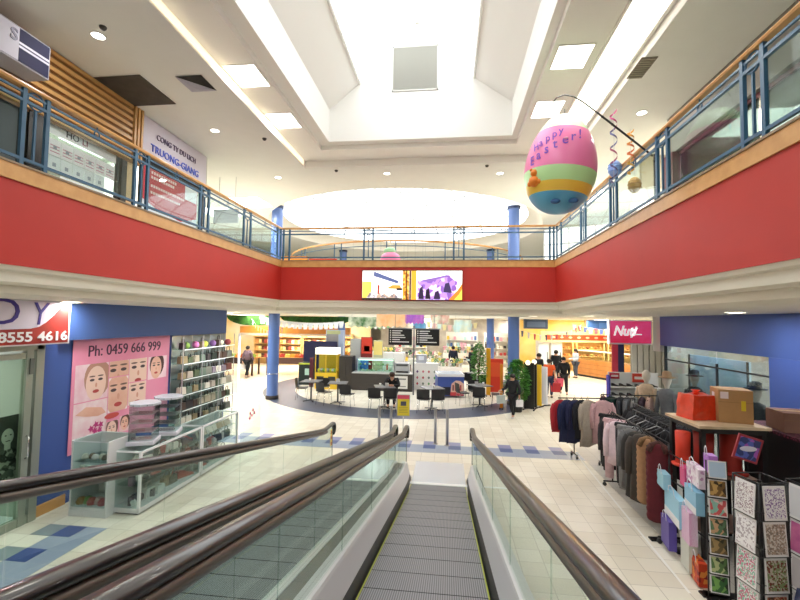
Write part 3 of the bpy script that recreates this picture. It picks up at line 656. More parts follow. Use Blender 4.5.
# acrylic towers
def tower(x,y,lab,tint,label_items):
    t=thing('acrylic_display_tower',lab,'display stand',(x,y,.957),R(20))
    b=MB(); b.bb(-.2,.2,-.19,.19,0,.07); b.build('base',mat('#e6e2ee',.3),t,bevel=.01)
    b=MB(); b.lathe([(.0,.0),(.235,.0),(.24,.035),(.22,.045),(0,.045)],(0,0,.62),8,False); b.build('lid',mat('#c9cdd8',.25),t)
    for s in (-1,1):
        b=MB(); b.bb(s*.17-.003,s*.17+.003,-.17,.17,.07,.62); b.build('side_panel',GLS,t)
        b=MB(); b.bb(-.17,.17,s*.17-.003,s*.17+.003,.07,.62); b.build('side_panel',GLS,t)
    for z in (.2,.34,.48):
        b=MB(); b.bb(-.165,.165,-.165,.165,z,z+.006); b.build('shelf',mat(tint,.3,alpha=.6),t)
    for z in (.075,.206,.346,.486):
        for q in (-.1,0,.1):
            b=MB(); b.ring((q-.025,-.12,z+.03),.018,.004,'y',10,4); b.ring((q+.025,-.12,z+.03),.018,.004,'y',10,4); b.build('earring_card',mat(random.choice(label_items),.4),t)
    for s in (-.1,.0,.1):
        b=MB(); b.sphere((s,-.225,.64),.01,5); b.build('lid_screw',mat('#55565c',.4),t)
tower(-4.93,6.42,'clear acrylic jewellery tower with pink shelves, the nearer of two on the glass counter','#e3b9c4',['#c05a6a','#d8b0b8','#9a5a66'])
tower(-4.93,7.0,'clear acrylic jewellery tower with dark goods, the farther of two on the glass counter','#8f8a90',['#2f2b30','#4a3f46','#777078'])
# shelves of handbags on the far part of the wall
t=thing('handbag_shelving','bright white and glass wall shelving full of handbags beyond the pink poster','shelving',(WL+.005,8.66,0),PI/2)
b=MB(); b.bb(0,2.2,-.01,-.002,.3,2.6); b.build('mirror_back',mat('#b7c3c4',.12,.7),t)
for x in (.0,.74,1.48,2.2):
    b=MB(); b.bb(x-.008,x+.008,-.30,-.285,.3,2.6); b.bb(x-.008,x+.008,-.02,-.01,.3,2.6); b.build('upright',mat('#d8dadd',.25,.6),t)
SHZ=(.62,.96,1.30,1.64,1.98,2.30)
for z in SHZ:
    b=MB(); b.bb(0.016,2.185,-.31,-.012,z-.01,z); b.build('shelf',glass('#dfeeee',.08,'shelf_glass'),t)
    b=MB(); b.bb(0.016,2.185,-.315,-.31,z-.014,z+.004); b.build('shelf_edge',mat('#dfeaea',.2),t)
b=MB(); b.bb(0,2.2,-.32,-.0,.0,.3); b.build('plinth',WP,t)
random.seed(5)
bagc=['#2a2428','#6c6f66','#4c3a30','#99937f','#5c6c60','#7a6f7c','#30343c','#887a5a','#a4988c','#46523a','#6a3a34','#c8c2b4','#1f2a24']
for li,z in enumerate(SHZ):
    for i in range(9):
        if li==5 and i in (1,2,4,5,7,8): continue
        x=.13+.243*i; s=random.uniform(.95,1.4); c=random.choice(bagc)
        tb=thing('handbag','handbag in muted colours standing on the wall shelving',  'handbag',(WL+.2,8.66+x,z),PI/2+random.uniform(-.15,.15),'handbags on the wall shelving')
        b=MB(); b.prism([(-.09*s,0),(.09*s,0),(.075*s,.13*s),(-.075*s,.13*s)],'y',-.04*s,.04*s); b.build('bag_body',mat(c,.5),tb)
        b=MB(); b.tube([(-.05*s,0,.12*s),(-.045*s,0,.20*s),(0,0,.22*s),(.045*s,0,.20*s),(.05*s,0,.12*s)],.009,5); b.build('strap',mat('#2e2a28',.5),tb)
for i in range(6):
    b=MB(); b.sphere((0,0,.08),.09,8,(1,1,1)); o=b.build('round_bag',mat(['#7ca04a','#c06aa0','#b8c04c','#7c5a90','#c8c8b0','#a04a50'][i],.8),None,(WL+.2,8.9+.36*i,2.30+.005)); o.data.transform(Matrix.Scale(.9,4))
    tag(o,'small round coloured bag on the top shelf of the wall shelving','bag','round bags at the top of the shelving')
for i in range(3):
    troffx=None
t=thing('display_light','slim white upright light strip at the far end of the wall shelving','light',(WL+.42,10.9,0))
b=MB(); b.bb(-.02,.02,-.02,.02,0,2.6); b.build('housing',mat('#f0f2f8',.3),t); b=MB(); b.bb(.02,.026,-.012,.012,.1,2.5); b.build('tube',mat('#f4f8ff',.3,emit=3),t)
arealight((WL+.75,9.6,2.58),.1,1.8,30)
arealight((-7.8,4.2,3.1),1,1,60,col=(1,1,.97))  # added fill light inside the glazed-door shop, no fitting drawn
# ============================================================ UPPER LEFT SHOPS
UX=-6.18
b=MB(); b.bb(UX-.25,UX,-6,7.5,6.3,CEIL_HI); struct('wall_upper_left',b,mat('#c49a66',.5))
t=thing('timber_batten_panel','wall of horizontal timber battens above the upper left shopfront','wall panel',(UX+.055,7.5,6.02),PI/2)
for i in range(9):
    b=MB(); z=.0+i*.125; b.bb(-4.6,-.26,-.05,.0,z,z+.06); b.build('batten',mat('#dcab6a',.4),t)
for i in range(3):
    b=MB(); x=-.2+i*.09; b.bb(x-.025,x+.025,-.06,0,.0,1.09); b.build('upright_batten',mat('#d9a866',.4),t)
b=MB(); b.bb(-4.6,.0,-.01,.0,-.05,1.09); b.build('backing',mat('#8f6536',.5),t)
# blue bank style sign box
t=thing('hanging_sign','white and navy shop sign box with two stripes at the top left corner','sign',(UX+.47,5.2,6.36),PI/2)
b=MB(); b.bb(-2.4,0,.0,.35,0,.48); b.build('sign_box',mat('#b4b4c2',.4),t)
b=MB(); b.bb(-.44,-.02,-.008,0,.02,.46); b.build('navy_face',mat('#1a1c4a',.7),t); b=MB(); b.bb(-2.4,-.44,-.008,0,.02,.46); b.build('white_face',mat('#d9d9ea',.7),t)
for z in (.20,.25):
    b=MB(); b.bb(-.44,-.02,-.012,-.008,z,z+.03); b.build('stripe',mat('#d8d8ee',.4),t)
text('S',.22,(-.56,-.012,.26),mat('#8f90a8',.5),t,bold=.004)
# shopfront of the upper left
def up_window(y0,y1,lab,extra=None):
    t=thing('shop_window',lab,'shop window',(UX,y0,FL),PI/2); L=y1-y0
    b=MB(); b.bb(0,L,-.03,.03,0,.1); b.bb(0,.05,-.03,.03,.1,1.42); b.bb(L-.05,L,-.03,.03,.1,1.42); b.bb(0,L,-.03,.03,1.37,1.45); b.build('frame',mat('#3a3c3e',.4,.5),t)
    b=MB(); b.bb(.05,L-.05,-.005,.005,.1,1.37); b.build('pane',GLS,t); return t
t=up_window(5.6,7.05,'upper left shop window covered with white notices in a grid')
b=MB(); b.bb(.06,1.38,-.012,-.006,1.05,1.3); o=b.build('notice_strip',mat('#ece6ea',.5),t)
text('HO',.16,(.35,-.015,1.10),mat('#3a3540',.5),t); text('LI',.16,(.65,-.015,1.10),mat('#8c2a50',.5),t)
random.seed(2)
for i in range(6):
    for j in range(3):
        if (i,j) in ((5,0),(5,1),(0,0)): continue
        b=MB(); x,z=.08+.215*i,.18+.27*j; b.bb(x,x+.205,-.012,-.006,z,z+.26); o=b.build('notice_sheet',mat('#e3e8ec' if j<2 else '#ede7ec',.5),t)
        b=MB(); b.bb(x+.07,x+.13,-.014,-.012,z+.1,z+.16); b.build('printed_mark',mat('#9aa0ae',.6),o)
        if j==2:
            b=MB(); 
            for q in range(3): b.bb(x+.02,x+.18,-.014,-.012,z+.05+.05*q,z+.065+.05*q)
            b.build('printed_lines',mat('#c88aa0',.6),o)
b=MB(); b.bb(-12,UX-.3,4.7,7.7,FL+.0,FL+.01)
b=MB(); b.bb(UX-2.5,UX-2.4,-4,7.5,FL,CEIL_HI); struct('wall_upper_left_back',b,mat('#b5ab8c',.6,two='#8d8a6c',nscale=3))
b=MB(); b.bb(UX-.06,UX+.03,7.22,7.48,FL,6.02); struct('trim_18',b,mat('#d9b88c',.5))
b=MB(); b.bb(UX-.06,UX+.06,7.07,7.2,FL,6.0); struct('trim_19',b,mat('#2e2724',.4))
b=MB(); b.bb(UX-.08,UX+.08,5.3,5.58,FL,6.0); struct('trim_20',b,mat('#1f1e20',.25))
t=up_window(3.45,5.25,'upper left shop window nearest the camera with a dark sign and a pale arched picture')
b=MB(); b.bb(.05,1.75,-.012,-.006,.1,1.35); b.build('poster_sheet',mat('#3c444c',.5),t)
b=MB(); b.prism([(.9+.45*math.cos(R(a)),.15+.7*math.sin(R(a))) for a in range(0,181,15)],'y',-.016,-.012); b.build('arched_picture',mat('#c9cdd8',.5),t)
text('5',.3,(1.25,-.018,1.02),mat('#c8ccd2',.5),t); text('你好',.2,(1.1,-.018,.72),mat('#e8e8e4',.5),t,name='lettering')
# travel agency
b=MB(); b.bb(UX-.3,UX,7.55,9.8,6.3,CEIL_HI); struct('wall_travel_agency_lintel',b,mat('#d6d1e0',.5))
t=thing('fascia_sign','white fascia sign with two rows of blue raised letters on the upper left shop','sign',(UX+.03,7.56,6.3),PI/2)
b=MB(); b.bb(0,2.25,-.0,.02,-.0,.79); b.build('board',mat('#dcd7e6',.4),t)
text('CONG TY DU LICH',.17,(.42,-.01,.44),mat('#6a5c78',.5),t,ex=.008,wd=1.35)
text('TRUONG-GIANG',.22,(.26,-.01,.14),mat('#5a72e0',.4),t,ex=.008,wd=1.65)
b=MB(); b.bb(0,2.25,-.03,.02,-.1,0); b.build('lower_trim',mat('#2c2427',.4),t)
t=up_window(7.6,9.75,'upper left travel shop window with a large red and white poster')
b=MB(); b.bb(.08,1.9,-.014,-.006,.12,1.34); o=b.build('poster',mat('#c8ddee',.5,two='#e6eef4',nscale=3),t)
b=MB(); b.prism([(.08,1.34),(1.9,1.34),(1.9,.62),(1.3,.42),(.5,.5),(.08,.62)],'y',-.018,-.014); b.build('red_field',mat('#c02a3a',.5),o)
for z,x0,x1 in ((1.2,.3,1.1),(1.1,.3,1.0),(.92,.3,1.4),(.78,.3,1.25)):
    b=MB(); 
    x=x0
    while x<x1: b.bb(x,x+.05,-.021,-.018,z,z+.055); x+=.075
    b.build('poster_lettering',mat('#f2dede',.5),o)
b=MB(); b.bb(1.42,1.88,-.021,-.018,.98,1.3); b.build('white_patch',mat('#e8eef6',.5),o)
b=MB(); b.bb(UX-.3,UX,9.8,9.9,FL,CEIL_HI); struct('trim_21',b,mat('#dcdcd8',.5))
b=MB(); b.bb(-12,UX-.3,9.8,9.9,FL,CEIL_HI); struct('wall_upper_left_end',b,mat('#e8e6df',.6))
# hanging screen on the upper level at the left
t=thing('hanging_sign','small grey sign panel hanging from the upper ceiling beyond the left balustrade','sign',(-6.4,11.3,5.95))
b=MB(); b.bb(-.35,.35,-.03,.03,-.2,.2); b.build('panel',mat('#a9a9ac',.5),t); b=MB(); b.bb(-.38,-.35,-.04,.04,-.21,.21); b.build('edge',BLACK,t)
for x in (-.25,.25):
    b=MB(); b.cyl((x,0,.2),.006,CEIL_HI-6.15,6); b.build('hanging_rod',GREY,t)
# ============================================================ UPPER RIGHT SHOPS
b=MB(); b.bb(4.3,4.55,-6,8.75,6.35,CEIL_HI); struct('wall_upper_right',b,mat('#8e8a84',.5))
b=MB(); b.bb(4.26,4.6,8.5,8.85,FL,6.35); struct('trim_22',b,mat('#5a2430',.3))
b=MB(); b.bb(4.28,4.5,4.95,5.25,FL,6.35); struct('trim_23',b,mat('#4a2a30',.3))
t=thing('shop_window','upper right shopfront of large panes reflecting rows of lights','shop window',(4.4,8.5,FL),-PI/2)
b=MB(); b.bb(0,11,-.03,.03,0,.08); b.bb(0,11,-.03,.03,1.5,1.56); b.build('frame',mat('#6b3a44',.4),t)
for i in range(5):
    b=MB(); b.bb(.02+2.1*i,2.06+2.1*i,-.006,.006,.08,1.5); b.build('pane',glass('#9aa4a2',.12,'shop_glass'),t)
b=MB(); b.bb(7.5,7.6,-6,8.75,FL,CEIL_HI); struct('wall_upper_right_back',b,mat('#b98a86',.6,two='#8a9a8c',nscale=1.2))
t=thing('troffer_light','long white light fitting seen through the near upper right shop glass','ceiling light',(5.6,5.6,6.9))
b=MB(); b.bb(-.3,.3,-1.2,1.2,-.02,.02); b.build('diffuser',mat('#fffdf6',.5,emit=4),t); b=MB(); b.bb(-.34,.34,-1.24,1.24,.02,.06); b.build('housing',WHITE,t); arealight((5.6,5.6,6.85),.6,2.4,40)
t=thing('rod_post','dark red and grey post carrying the curved rod behind the right balustrade','post',(3.14,6.78,FL))
b=MB(); b.cyl((0,0,0),.02,.85,8); b.build('tube',DARK,t)
t=thing('arched_counter','arched brown booth seen through the upper right shop glass','booth',(6.6,7.6,FL),-PI/2)
b=MB(); b.prism([(-.8,0)]+[(.8*math.cos(R(a)),1.1+.5*math.sin(R(a))) for a in range(180,-1,-15)]+[(.8,0)],'y',0,.3); b.build('arch',mat('#b9a78c',.5),t)
b=MB(); b.prism([(-.55,0)]+[(.55*math.cos(R(a)),1.0+.4*math.sin(R(a))) for a in range(180,-1,-15)]+[(.55,0)],'y',-.02,0); b.build('recess',mat('#7a5a3c',.6),t)
t=thing('light_garland','string of yellowish fairy lights glowing inside the upper right shop','light',(5.6,4.6,5.75))
random.seed(4)
b=MB()
for i in range(60): b.sphere((random.uniform(-.05,.05),-1.4+.05*i,random.uniform(-.06,.06)),.03,5)
b.build('bulbs',mat('#ffedb0',.5,emit=1.6),t)
b=MB(); b.tube([(0,-1.4,0),(0,1.6,0)],.008,5); b.build('wire',DARK,t)
# back right: beige wall, bright windows
b=MB(); b.bb(4.6,11,10.6,10.7,6.3,CEIL_HI); struct('wall_upper_beige',b,mat('#c9bda6',.6))
t=thing('window_wall','bright gridded window wall beyond the right balustrade','window',(3.6,16.5,FL),R(-25))
b=MB()
for i in range(8): b.bb(.9*i-.02,.9*i+.02,-.03,.03,0,1.8)
for z in (.6,1.2,1.8): b.bb(0,6.3,-.03,.03,z-.02,z+.02)
b.build('frame',mat('#b4b8ba',.5),t); b=MB(); b.bb(0,6.3,.0,.008,0,1.8); b.build('pane',mat('#f4f6f6',.3,emit=.5),t)
# colourful distance on the upper level
def flat_sign(x,y,z,w,h,c,lab,nm='shop_fascia',rz=0):
    t=thing(nm,lab,'sign',(x,y,z),rz); b=MB(); b.bb(-w/2,w/2,-.05,.05,-h/2,h/2); b.build('board',mat(c,.5),t); b=MB(); b.bb(-w/2+.08,w/2-.08,-.06,-.05,-h*.18,h*.1); b.build('lettering_band',mat('#f4ece0',.5),t); return t
flat_sign(-5.25,13.7,4.98,.9,.34,'#e89a3a','orange display board standing behind the back balustrade near the left column')
flat_sign(-4.25,13.7,4.94,.95,.26,'#c8402c','low red display board behind the back balustrade, right of the orange one')
t=thing('balloon','pink and green egg shaped balloon on the floor behind the back balustrade','balloon',(-1.95,13.75,4.8))
b=MB(); b.sphere((0,0,.25),.34,14,(1,1,.75)); b.build('pink_body',mat('#f08ab8',.4),t); b=MB(); b.sphere((-.03,.0,.52),.2,12,(1,1,.7)); b.build('green_top',mat('#a9dcae',.4),t)
# ============================================================ EGG BALLOON, ROD, STREAMERS
t=thing('easter_egg_balloon','giant inflated egg balloon with green, pink, yellow and blue bands hanging from the ceiling','balloon',(1.79,7.0,5.60),R(-12))
cols=['#5ab0d8','#f8d050','#c0eca8','#f884b8','#d4f4c4']
b=MB(); n=36; H=.82
def egr(u): # u 0 bottom..1 top
    z=-H+2*H*u; a=z/H; return .555*math.sqrt(max(0,1-a*a))*(1-.16*a)
bands=[(0,.16,0),(.16,.25,1),(.25,.385,2),(.385,.79,3),(.79,1,4)]
for u0,u1,i in bands:
    b.m(i); b.lathe([(egr(u0+(u1-u0)*k/8),-H+2*H*(u0+(u1-u0)*k/8)) for k in range(9)],(0,0,0),n)
o=b.build('inflated_body',[mat(c,.35,coat=.2) for c in cols],t); o.rotation_euler=(0,R(5),0)
def on_egg(txt,size,z,a0):
    # letters wrapped round the balloon
    x=0
    for ch in txt:
        if ch!=' ':
            a=a0+x; zz=z+.09*math.sin(x*1.0)+x*.16; r=egr((zz+H)/(2*H))+.008
            text(ch,size,(r*math.sin(a),-r*math.cos(a),zz),mat('#8a62d8',.5),t,rot=(PI/2,0,a),ex=.002,bold=.001)
        x+=size*.62/.52
on_egg('Happy',.16,.12,-.85); on_egg('Easter!',.20,-.10,-.95)
b=MB(); b.sphere((-.40,-.36,-.36),.09,8); b.sphere((-.40,-.39,-.24),.06,8); b.sphere((-.45,-.38,-.18),.025,6); b.sphere((-.35,-.40,-.18),.025,6); b.sphere((-.33,-.41,-.38),.04,6); b.sphere((-.47,-.36,-.40),.04,6); b.build('orange_applique',mat('#f08a28',.5),t)
for a in (-.25,.5):
    b=MB(); r=egr(.09); b.sphere((r*math.sin(a),-r*math.cos(a),-H+.12),.075,8,(1,.5,.55)); b.build('dark_blue_foot',mat('#2a5f92',.5),t)
b=MB(); b.sphere((.06,-.56,.2),.025,6,(1.4,.6,.6)); b.build('valve',mat('#f9b8d0',.4),t)
b=MB(); b.cyl((.07,0,.82),.004,.10,6); b.build('hanging_line',DARK,t)
t=thing('hanging_rod','thin dark curved rod leaning out from the right balustrade to carry the egg balloon','rod',(3.10,6.75,5.60))
p0=Vector((0,0,0)); tip=Vector((1.86-XR-.03,7.0-6.15,6.53-FL-1.0))
mid=p0.lerp(tip,.55)+Vector((0,0,.10))
pts=[p0.lerp(Vector((-.84,.12,.84)),i/6) for i in range(7)]+[Vector((-1.0,.14,.99)),Vector((-1.12,.16,1.08)),Vector((-1.26,.18,1.13)),Vector((-1.38,.2,1.10)),Vector((-1.45,.21,1.0))]
b=MB(); b.tube(pts,[.016]*6+[.010]*6,6); b.build('pole',DARK,t)
for i in (2,4,5):
    b=MB(); b.sphere(pts[i],.02,6); b.build('joint',BLACK,t)
def streamer(x,y,z0,z1,cols_,lab):
    t=thing('spiral_streamer',lab,'streamer',(x,y,z1)); n=70; L=z1-z0
    for j,c in enumerate(cols_):
        b=MB(); vs=[];k0,k1=n*j//len(cols_),n*(j+1)//len(cols_)
        for i in range(k0,k1+1):
            a=i*.42; z=-L*i/n; r=.055
            vs+= [(r*math.cos(a),r*math.sin(a),z),(r*math.cos(a),r*math.sin(a),z-.035)]
        m_=len(vs)//2; b.add(vs,[(2*i,2*i+1,2*i+3,2*i+2) for i in range(m_-1)],True)
        b.build('ribbon',mat(c,.3,.3),t)
    b=MB(); b.cyl((0,0,-L),.003,L,5); b.build('thread',mat('#cfd0d0',.6),t)
streamer(2.62,7.0,5.28,6.5,['#b04a78','#6a6a98','#a85a7a','#6a6a98'],'pink and purple spiral streamer hanging just right of the egg balloon')
streamer(2.92,7.1,5.45,6.2,['#e0a24a','#d87a4a','#caa24a'],'orange and gold spiral streamer hanging furthest right of the egg balloon')
def small_egg(x,y,z,c1,c2,lab,s=.11):
    t=thing('paper_egg',lab,'decoration',(x,y,z)); b=MB(); b.sphere((0,0,0),s,12,(.85,.85,1.15)); b.build('shell',mat(c1,.5),t)
    b=MB()
    for q in (-.4,.1,.5): b.ring((0,0,s*q),s*.87*math.sqrt(1-(q/1.15)**2),.008,'z',20,5)
    b.build('stripes',mat(c2,.5),t); b=MB(); b.cyl((0,0,s*1.1),.003,.5,5); b.build('thread',mat('#cfd0d0',.6),t)
small_egg(2.86,7.6,5.72,'#8fb4ea','#6f96d8','pale blue round paper egg hanging in front of the right balustrade',.13)
small_egg(3.35,8.0,5.55,'#e0a850','#c8863a','golden paper egg hanging behind the glass of the right balustrade',.13)
# ============================================================ SCREENS ON THE BACK FASCIA
t=thing('advertising_screen','left lit advertising screen on the red fascia with pale shop pictures','screen',(-1.85,YB-.05,4.05))
def screen(t,w,h,parts):
    b=MB(); b.bb(-w/2,w/2,-.03,.03,-h/2,h/2); b.build('casing',BLACK,t)
    b=MB(); b.bb(-w/2+.015,w/2-.015,-.034,-.03,-h/2+.02,h/2-.02); b.build('display',mat('#f2f0ee',.4,emit=1.0),t)
    for i,(nm,poly,c,em) in enumerate(parts):
        b=MB(); d=-.036-.0015*i; b.add([(x,d,z) for x,z in poly],[list(range(len(poly)))]); b.build(nm,{'grey_crowd':voro('#e8e4e8','#8c8490','#c8b0a0',14,.4,em),'purple_scene':voro('#b48ad8','#8a5cb4','#e0c8f0',9,.4,em),'brown_panel':voro('#d8942c','#a8641c','#f0c060',16,.4,em)}.get(nm) or mat(c,.4,emit=em),t)
def rc(x0,x1,z0,z1): return [(x0,z0),(x1,z0),(x1,z1),(x0,z1)]
screen(t,1.42,.88,[('yellow_field',rc(-.69,-.42,-.42,.1),'#f0d060',.8),('brown_panel',rc(.50,.69,-.42,.42),'#c88a2c',.8),('dark_line',rc(.6,.63,-.42,.42),'#5a3a1c',.3),
 ('navy_banner',[(-.35,.40),(.38,.12),(.36,.04),(-.36,.26)],'#5a6898',.6),('red_figure',rc(-.24,-.18,-.3,.0),'#b04030',.6),('orange_car',[(.02,-.1),(.2,.0),(.42,.0),(.48,-.12)],'#d89a40',.7),('dark_items',rc(.32,.49,-.15,-.09),'#222',.1) if False else ('dark_items',rc(.32,.49,-.15,-.09),'#222222',.1),
 ('grey_crowd',[(-.6,-.42),(-.45,-.2),(-.3,-.32),(-.1,-.2),(.1,-.34),(.25,-.24),(.45,-.42)],'#a8a4ac',.5),('base_shadow',rc(-.69,.49,-.42,-.38),'#3a2a20',.2)])
t=thing('advertising_screen','right lit advertising screen on the red fascia with purple shop pictures','screen',(-.37,YB-.05,4.05))
screen(t,1.50,.88,[('orange_strip',rc(-.73,-.58,-.42,.42),'#e8a030',.9),('purple_scene',[(-.55,-.42),(-.55,.12),(.35,.3),(.6,.1),(.55,-.42)],'#b88ad0',.8),('roof_shade',[(-.5,.12),(.3,.3),(.3,.24),(-.3,.1)],'#8c6ab8',.7),
 ('orange_swoosh',[(.35,-.42),(.6,-.15),(.735,.05),(.735,-.42)],'#f07a28',.9),('yellow_swoosh',[(.5,-.42),(.65,-.25),(.735,-.1),(.735,-.42)],'#f5c850',.9),
 ('person_shape',[(-.52,-.4),(-.48,-.1),(-.4,-.02),(-.36,-.4)],'#3a2c50',.2),('person_shape',[(-.32,-.4),(-.3,-.15),(-.22,-.08),(-.16,-.4)],'#2c2238',.2),('person_shape',[(-.08,-.4),(-.04,-.2),(.06,-.15),(.12,-.4)],'#3c2c58',.2),('person_shape',[(.2,-.2),(.25,.05),(.36,.08),(.45,-.22)],'#4a3870',.2)])
# ============================================================ RIGHT SHOP
WR=5.5
b=MB(); b.bb(WR,WR+.3,-6,11.75,2.47,CEIL_LO); struct('wall_right_shop_bulkhead',b,mat('#3f5ba0',.45,noise_amt=.05,nscale=2))
b=MB(); b.bb(WR,WR+.3,11.75,12.15,2.3,CEIL_LO); struct('trim_24',b,mat('#d5d6d6',.5))
b=MB(); b.bb(WR-.02,WR+.3,7.1,7.96,0,2.47); struct('wall_right_shop_pier',b,mat('#3d5aa6',.45))
b=MB(); b.bb(9.3,9.5,-6,12.0,0,CEIL_LO); struct('wall_right_shop_back',b,mat('#6e675e',.7,two='#4a443e',nscale=1.4))
b=MB(); b.bb(WR+.3,9.3,12.0,12.1,0,CEIL_LO); struct('wall_right_shop_side',b,mat('#b9b4aa',.7))
b=MB(); b.bb(3.02,9.3,2.0,13.2,.0,.004); struct('floor_right_shop',b,floor_mat('#bdb9b1','#b3afa8','#98958f',.4))
b=MB(); b.add([(2.69,5.2,.006),(2.72,5.2,.006),(2.98,10.96,.006),(2.95,10.96,.006)],[(0,1,2,3)]); struct('trim_25',b,WHITE)
t=thing('shop_window','glass shopfront under the blue bulkhead of the right shop with thin dark frame lines','shop window',(WR+.1,11.7,0),-PI/2)
b=MB(); b.bb(0,3.72,-.03,.03,0,.08); b.bb(0,3.72,-.02,.02,2.1,2.13); b.bb(0,.04,-.03,.03,.08,2.46); b.bb(2.1,2.13,-.02,.02,.08,2.2); b.build('frame',mat('#3a3c40',.4,.5),t)
for x0,x1 in ((.04,2.1),(2.13,3.72)):
    b=MB(); b.bb(x0,x1,-.005,.005,.08,2.46); b.build('pane',glass('#e8f0f0',.1,'clear_glass'),t)
t=thing('window_backdrop','pale blue backing panel inside the right shop window behind the figures','panel',(WR+.75,11.9,0),-PI/2)
b=MB(); b.bb(.1,2.3,-.02,.02,.9,2.25); b.build('panel',mat('#b7cfdc',.4),t); b=MB(); b.bb(.1,.14,-.05,-.02,0,2.25); b.bb(2.26,2.3,-.05,-.02,0,2.25); b.build('stand',DARK,t)
# mannequins
def torso(b,sc_=1):
    prof=[(.0,.78),(.16,.80),(.17,.9),(.125,1.08),(.16,1.28),(.19,1.42),(.12,1.5),(.05,1.53),(.045,1.62)]
    b.lathe([(r,z) for r,z in prof],(0,0,0),20,True,False,.6)
def mannequin(x,y,rz,lab,c1,c2,hat=None):
    t=thing('mannequin',lab,'mannequin',(x,y,0),rz)
    b=MB(); b.cyl((0,0,0),.16,.015,20); b.cyl((0,0,.015),.015,.8,8); b.build('stand',CHROME,t)
    b=MB(); b.lathe([(.04,1.5),(.05,1.58),(.075,1.64),(.095,1.72),(.085,1.80),(.03,1.86),(0,1.87)],(0,0,0),16,True,False,1.1); b.build('head',mat('#cfc4b6',.5),t)
    b=MB(); b.lathe([(.21,.62),(.19,.8),(.165,.98),(.185,1.2),(.215,1.40),(.15,1.49),(.06,1.53)],(0,0,0),24,True,False,.62)
    for s in (-1,1): b.tube([(s*.19,0,1.42),(s*.25,.0,1.2),(s*.27,-.03,.98),(s*.25,-.08,.80)],[.065,.055,.048,.04],8)
    b.build('jacket',mat(c1,.8,noise_amt=.15,nscale=14),t)
    b=MB(); b.lathe([(.0,.35),(.19,.36),(.18,.6),(.17,.66)],(0,0,0),20,True,False,.62); b.build('skirt',mat(c2,.8),t)
    if hat: 
        b=MB(); b.lathe([(.18,1.78),(.19,1.79),(.1,1.80),(.095,1.9),(.05,1.93),(0,1.93)],(0,0,0),18); b.build('hat',mat(hat,.8),t)
mannequin(5.05,10.5,-1.2,'mannequin in a grey jacket with a tan hat standing at the right shop window','#6f747a','#4a4d52','#a98a6a')
mannequin(5.92,11.0,-1.2,'mannequin in dark clothes with a black hat behind the right shop glass','#3c3a40','#2c2b30','#2a2a2c')
mannequin(5.95,9.0,-1.2,'mannequin in a black coat behind the glass beside the blue pier','#26282b','#1c1c1f','#2a2a2c')
mannequin(4.95,11.3,-1.0,'mannequin in a beige jacket beside the shoe display','#c4ac92','#a3927e')
# shop sign, pink-red
t=thing('shop_sign','pink and red shop sign with white script lettering and a white border','sign',(4.87,12.0,2.79),R(-3))
b=MB(); b.bb(-.54,.54,0,.16,-.33,.33); b.build('sign_box',mat('#f4f2f4',.4),t)
b=MB(); b.bb(-.51,.51,-.008,0,-.29,.30); b.build('red_face',mat('#d8264c',.4,two='#e2508e',nscale=1.2,emit=.35),t)
text('Nuti',.36,(-.44,-.014,-.08),mat('#ffffff',.4,emit=.4),t,shear=.3,sx=.85,bold=.012)
text('y',.36,(.0,-.014,-.05),mat('#ffffff',.4,emit=.4),t,shear=.1,bold=.008); 
b=MB(); b.bb(.1,.28,-.014,-.008,-.07,-.04); b.build('script_flourish',mat('#ffffff',.4,emit=.4),t)
b=MB(); b.bb(4.5,4.56,12.4,12.5,0,2.5); 
t=thing('banner_panel','narrow red and navy vertical panel standing behind the shoe display','panel',(4.95,13.1,0))
b=MB(); b.bb(-.16,.0,-.03,.03,0,2.5); b.build('red_panel',mat('#a02438',.5),t); b=MB(); b.bb(.0,.17,-.03,.03,0,2.5); b.build('navy_panel',mat('#1d1e44',.5),t)
t=thing('wall_panelling_unit','pale upright slatted panels behind the shoe display under the pink sign','panel',(5.1,12.75,0)); t.name='slatted_panel'
b=MB()
for i in range(8): b.bb(.1+.16*i,.1+.16*i+.13,-.02,.02,0,2.47)
b.build('slats',mat('#b9b8ac',.5),t); b=MB(); b.bb(.08,1.4,.02,.05,0,2.47); b.build('backing',mat('#8a8a80',.5),t)
# shoe display
t=thing('shoe_display','white shoe display wall with ledges full of shoes, red sale cards on top','display stand',(4.4,12.3,0))
b=MB(); b.bb(0,1.3,0,.05,0,1.68); b.build('back_board',mat('#dcdcd8',.5),t)
for z in (.3,.55,.8,1.05,1.3):
    b=MB(); b.bb(0,1.3,-.2,-.0,z-.02,z); b.build('ledge',mat('#e6e6e4',.4),t)
b=MB(); b.bb(-.06,-.02,-.2,.0,0,1.6); b.build('purple_post',mat('#4a3fa8',.5),t)
def card(par_t,x,z,w,h,c,nm='sale_card'):
    b=MB(); b.bb(x,x+w,-.03,-.01,z,z+h); o=b.build(nm,mat(c,.5),par_t); b=MB(); b.bb(x+w*.15,x+w*.85,-.035,-.03,z+h*.35,z+h*.65); b.build('lettering_bar',mat('#f6e4e0',.5),o); return o
card(t,.02,1.5,.26,.16,'#b82434'); card(t,.62,1.42,.32,.24,'#e0452c')
random.seed(9)
g='shoes on the white shoe display'
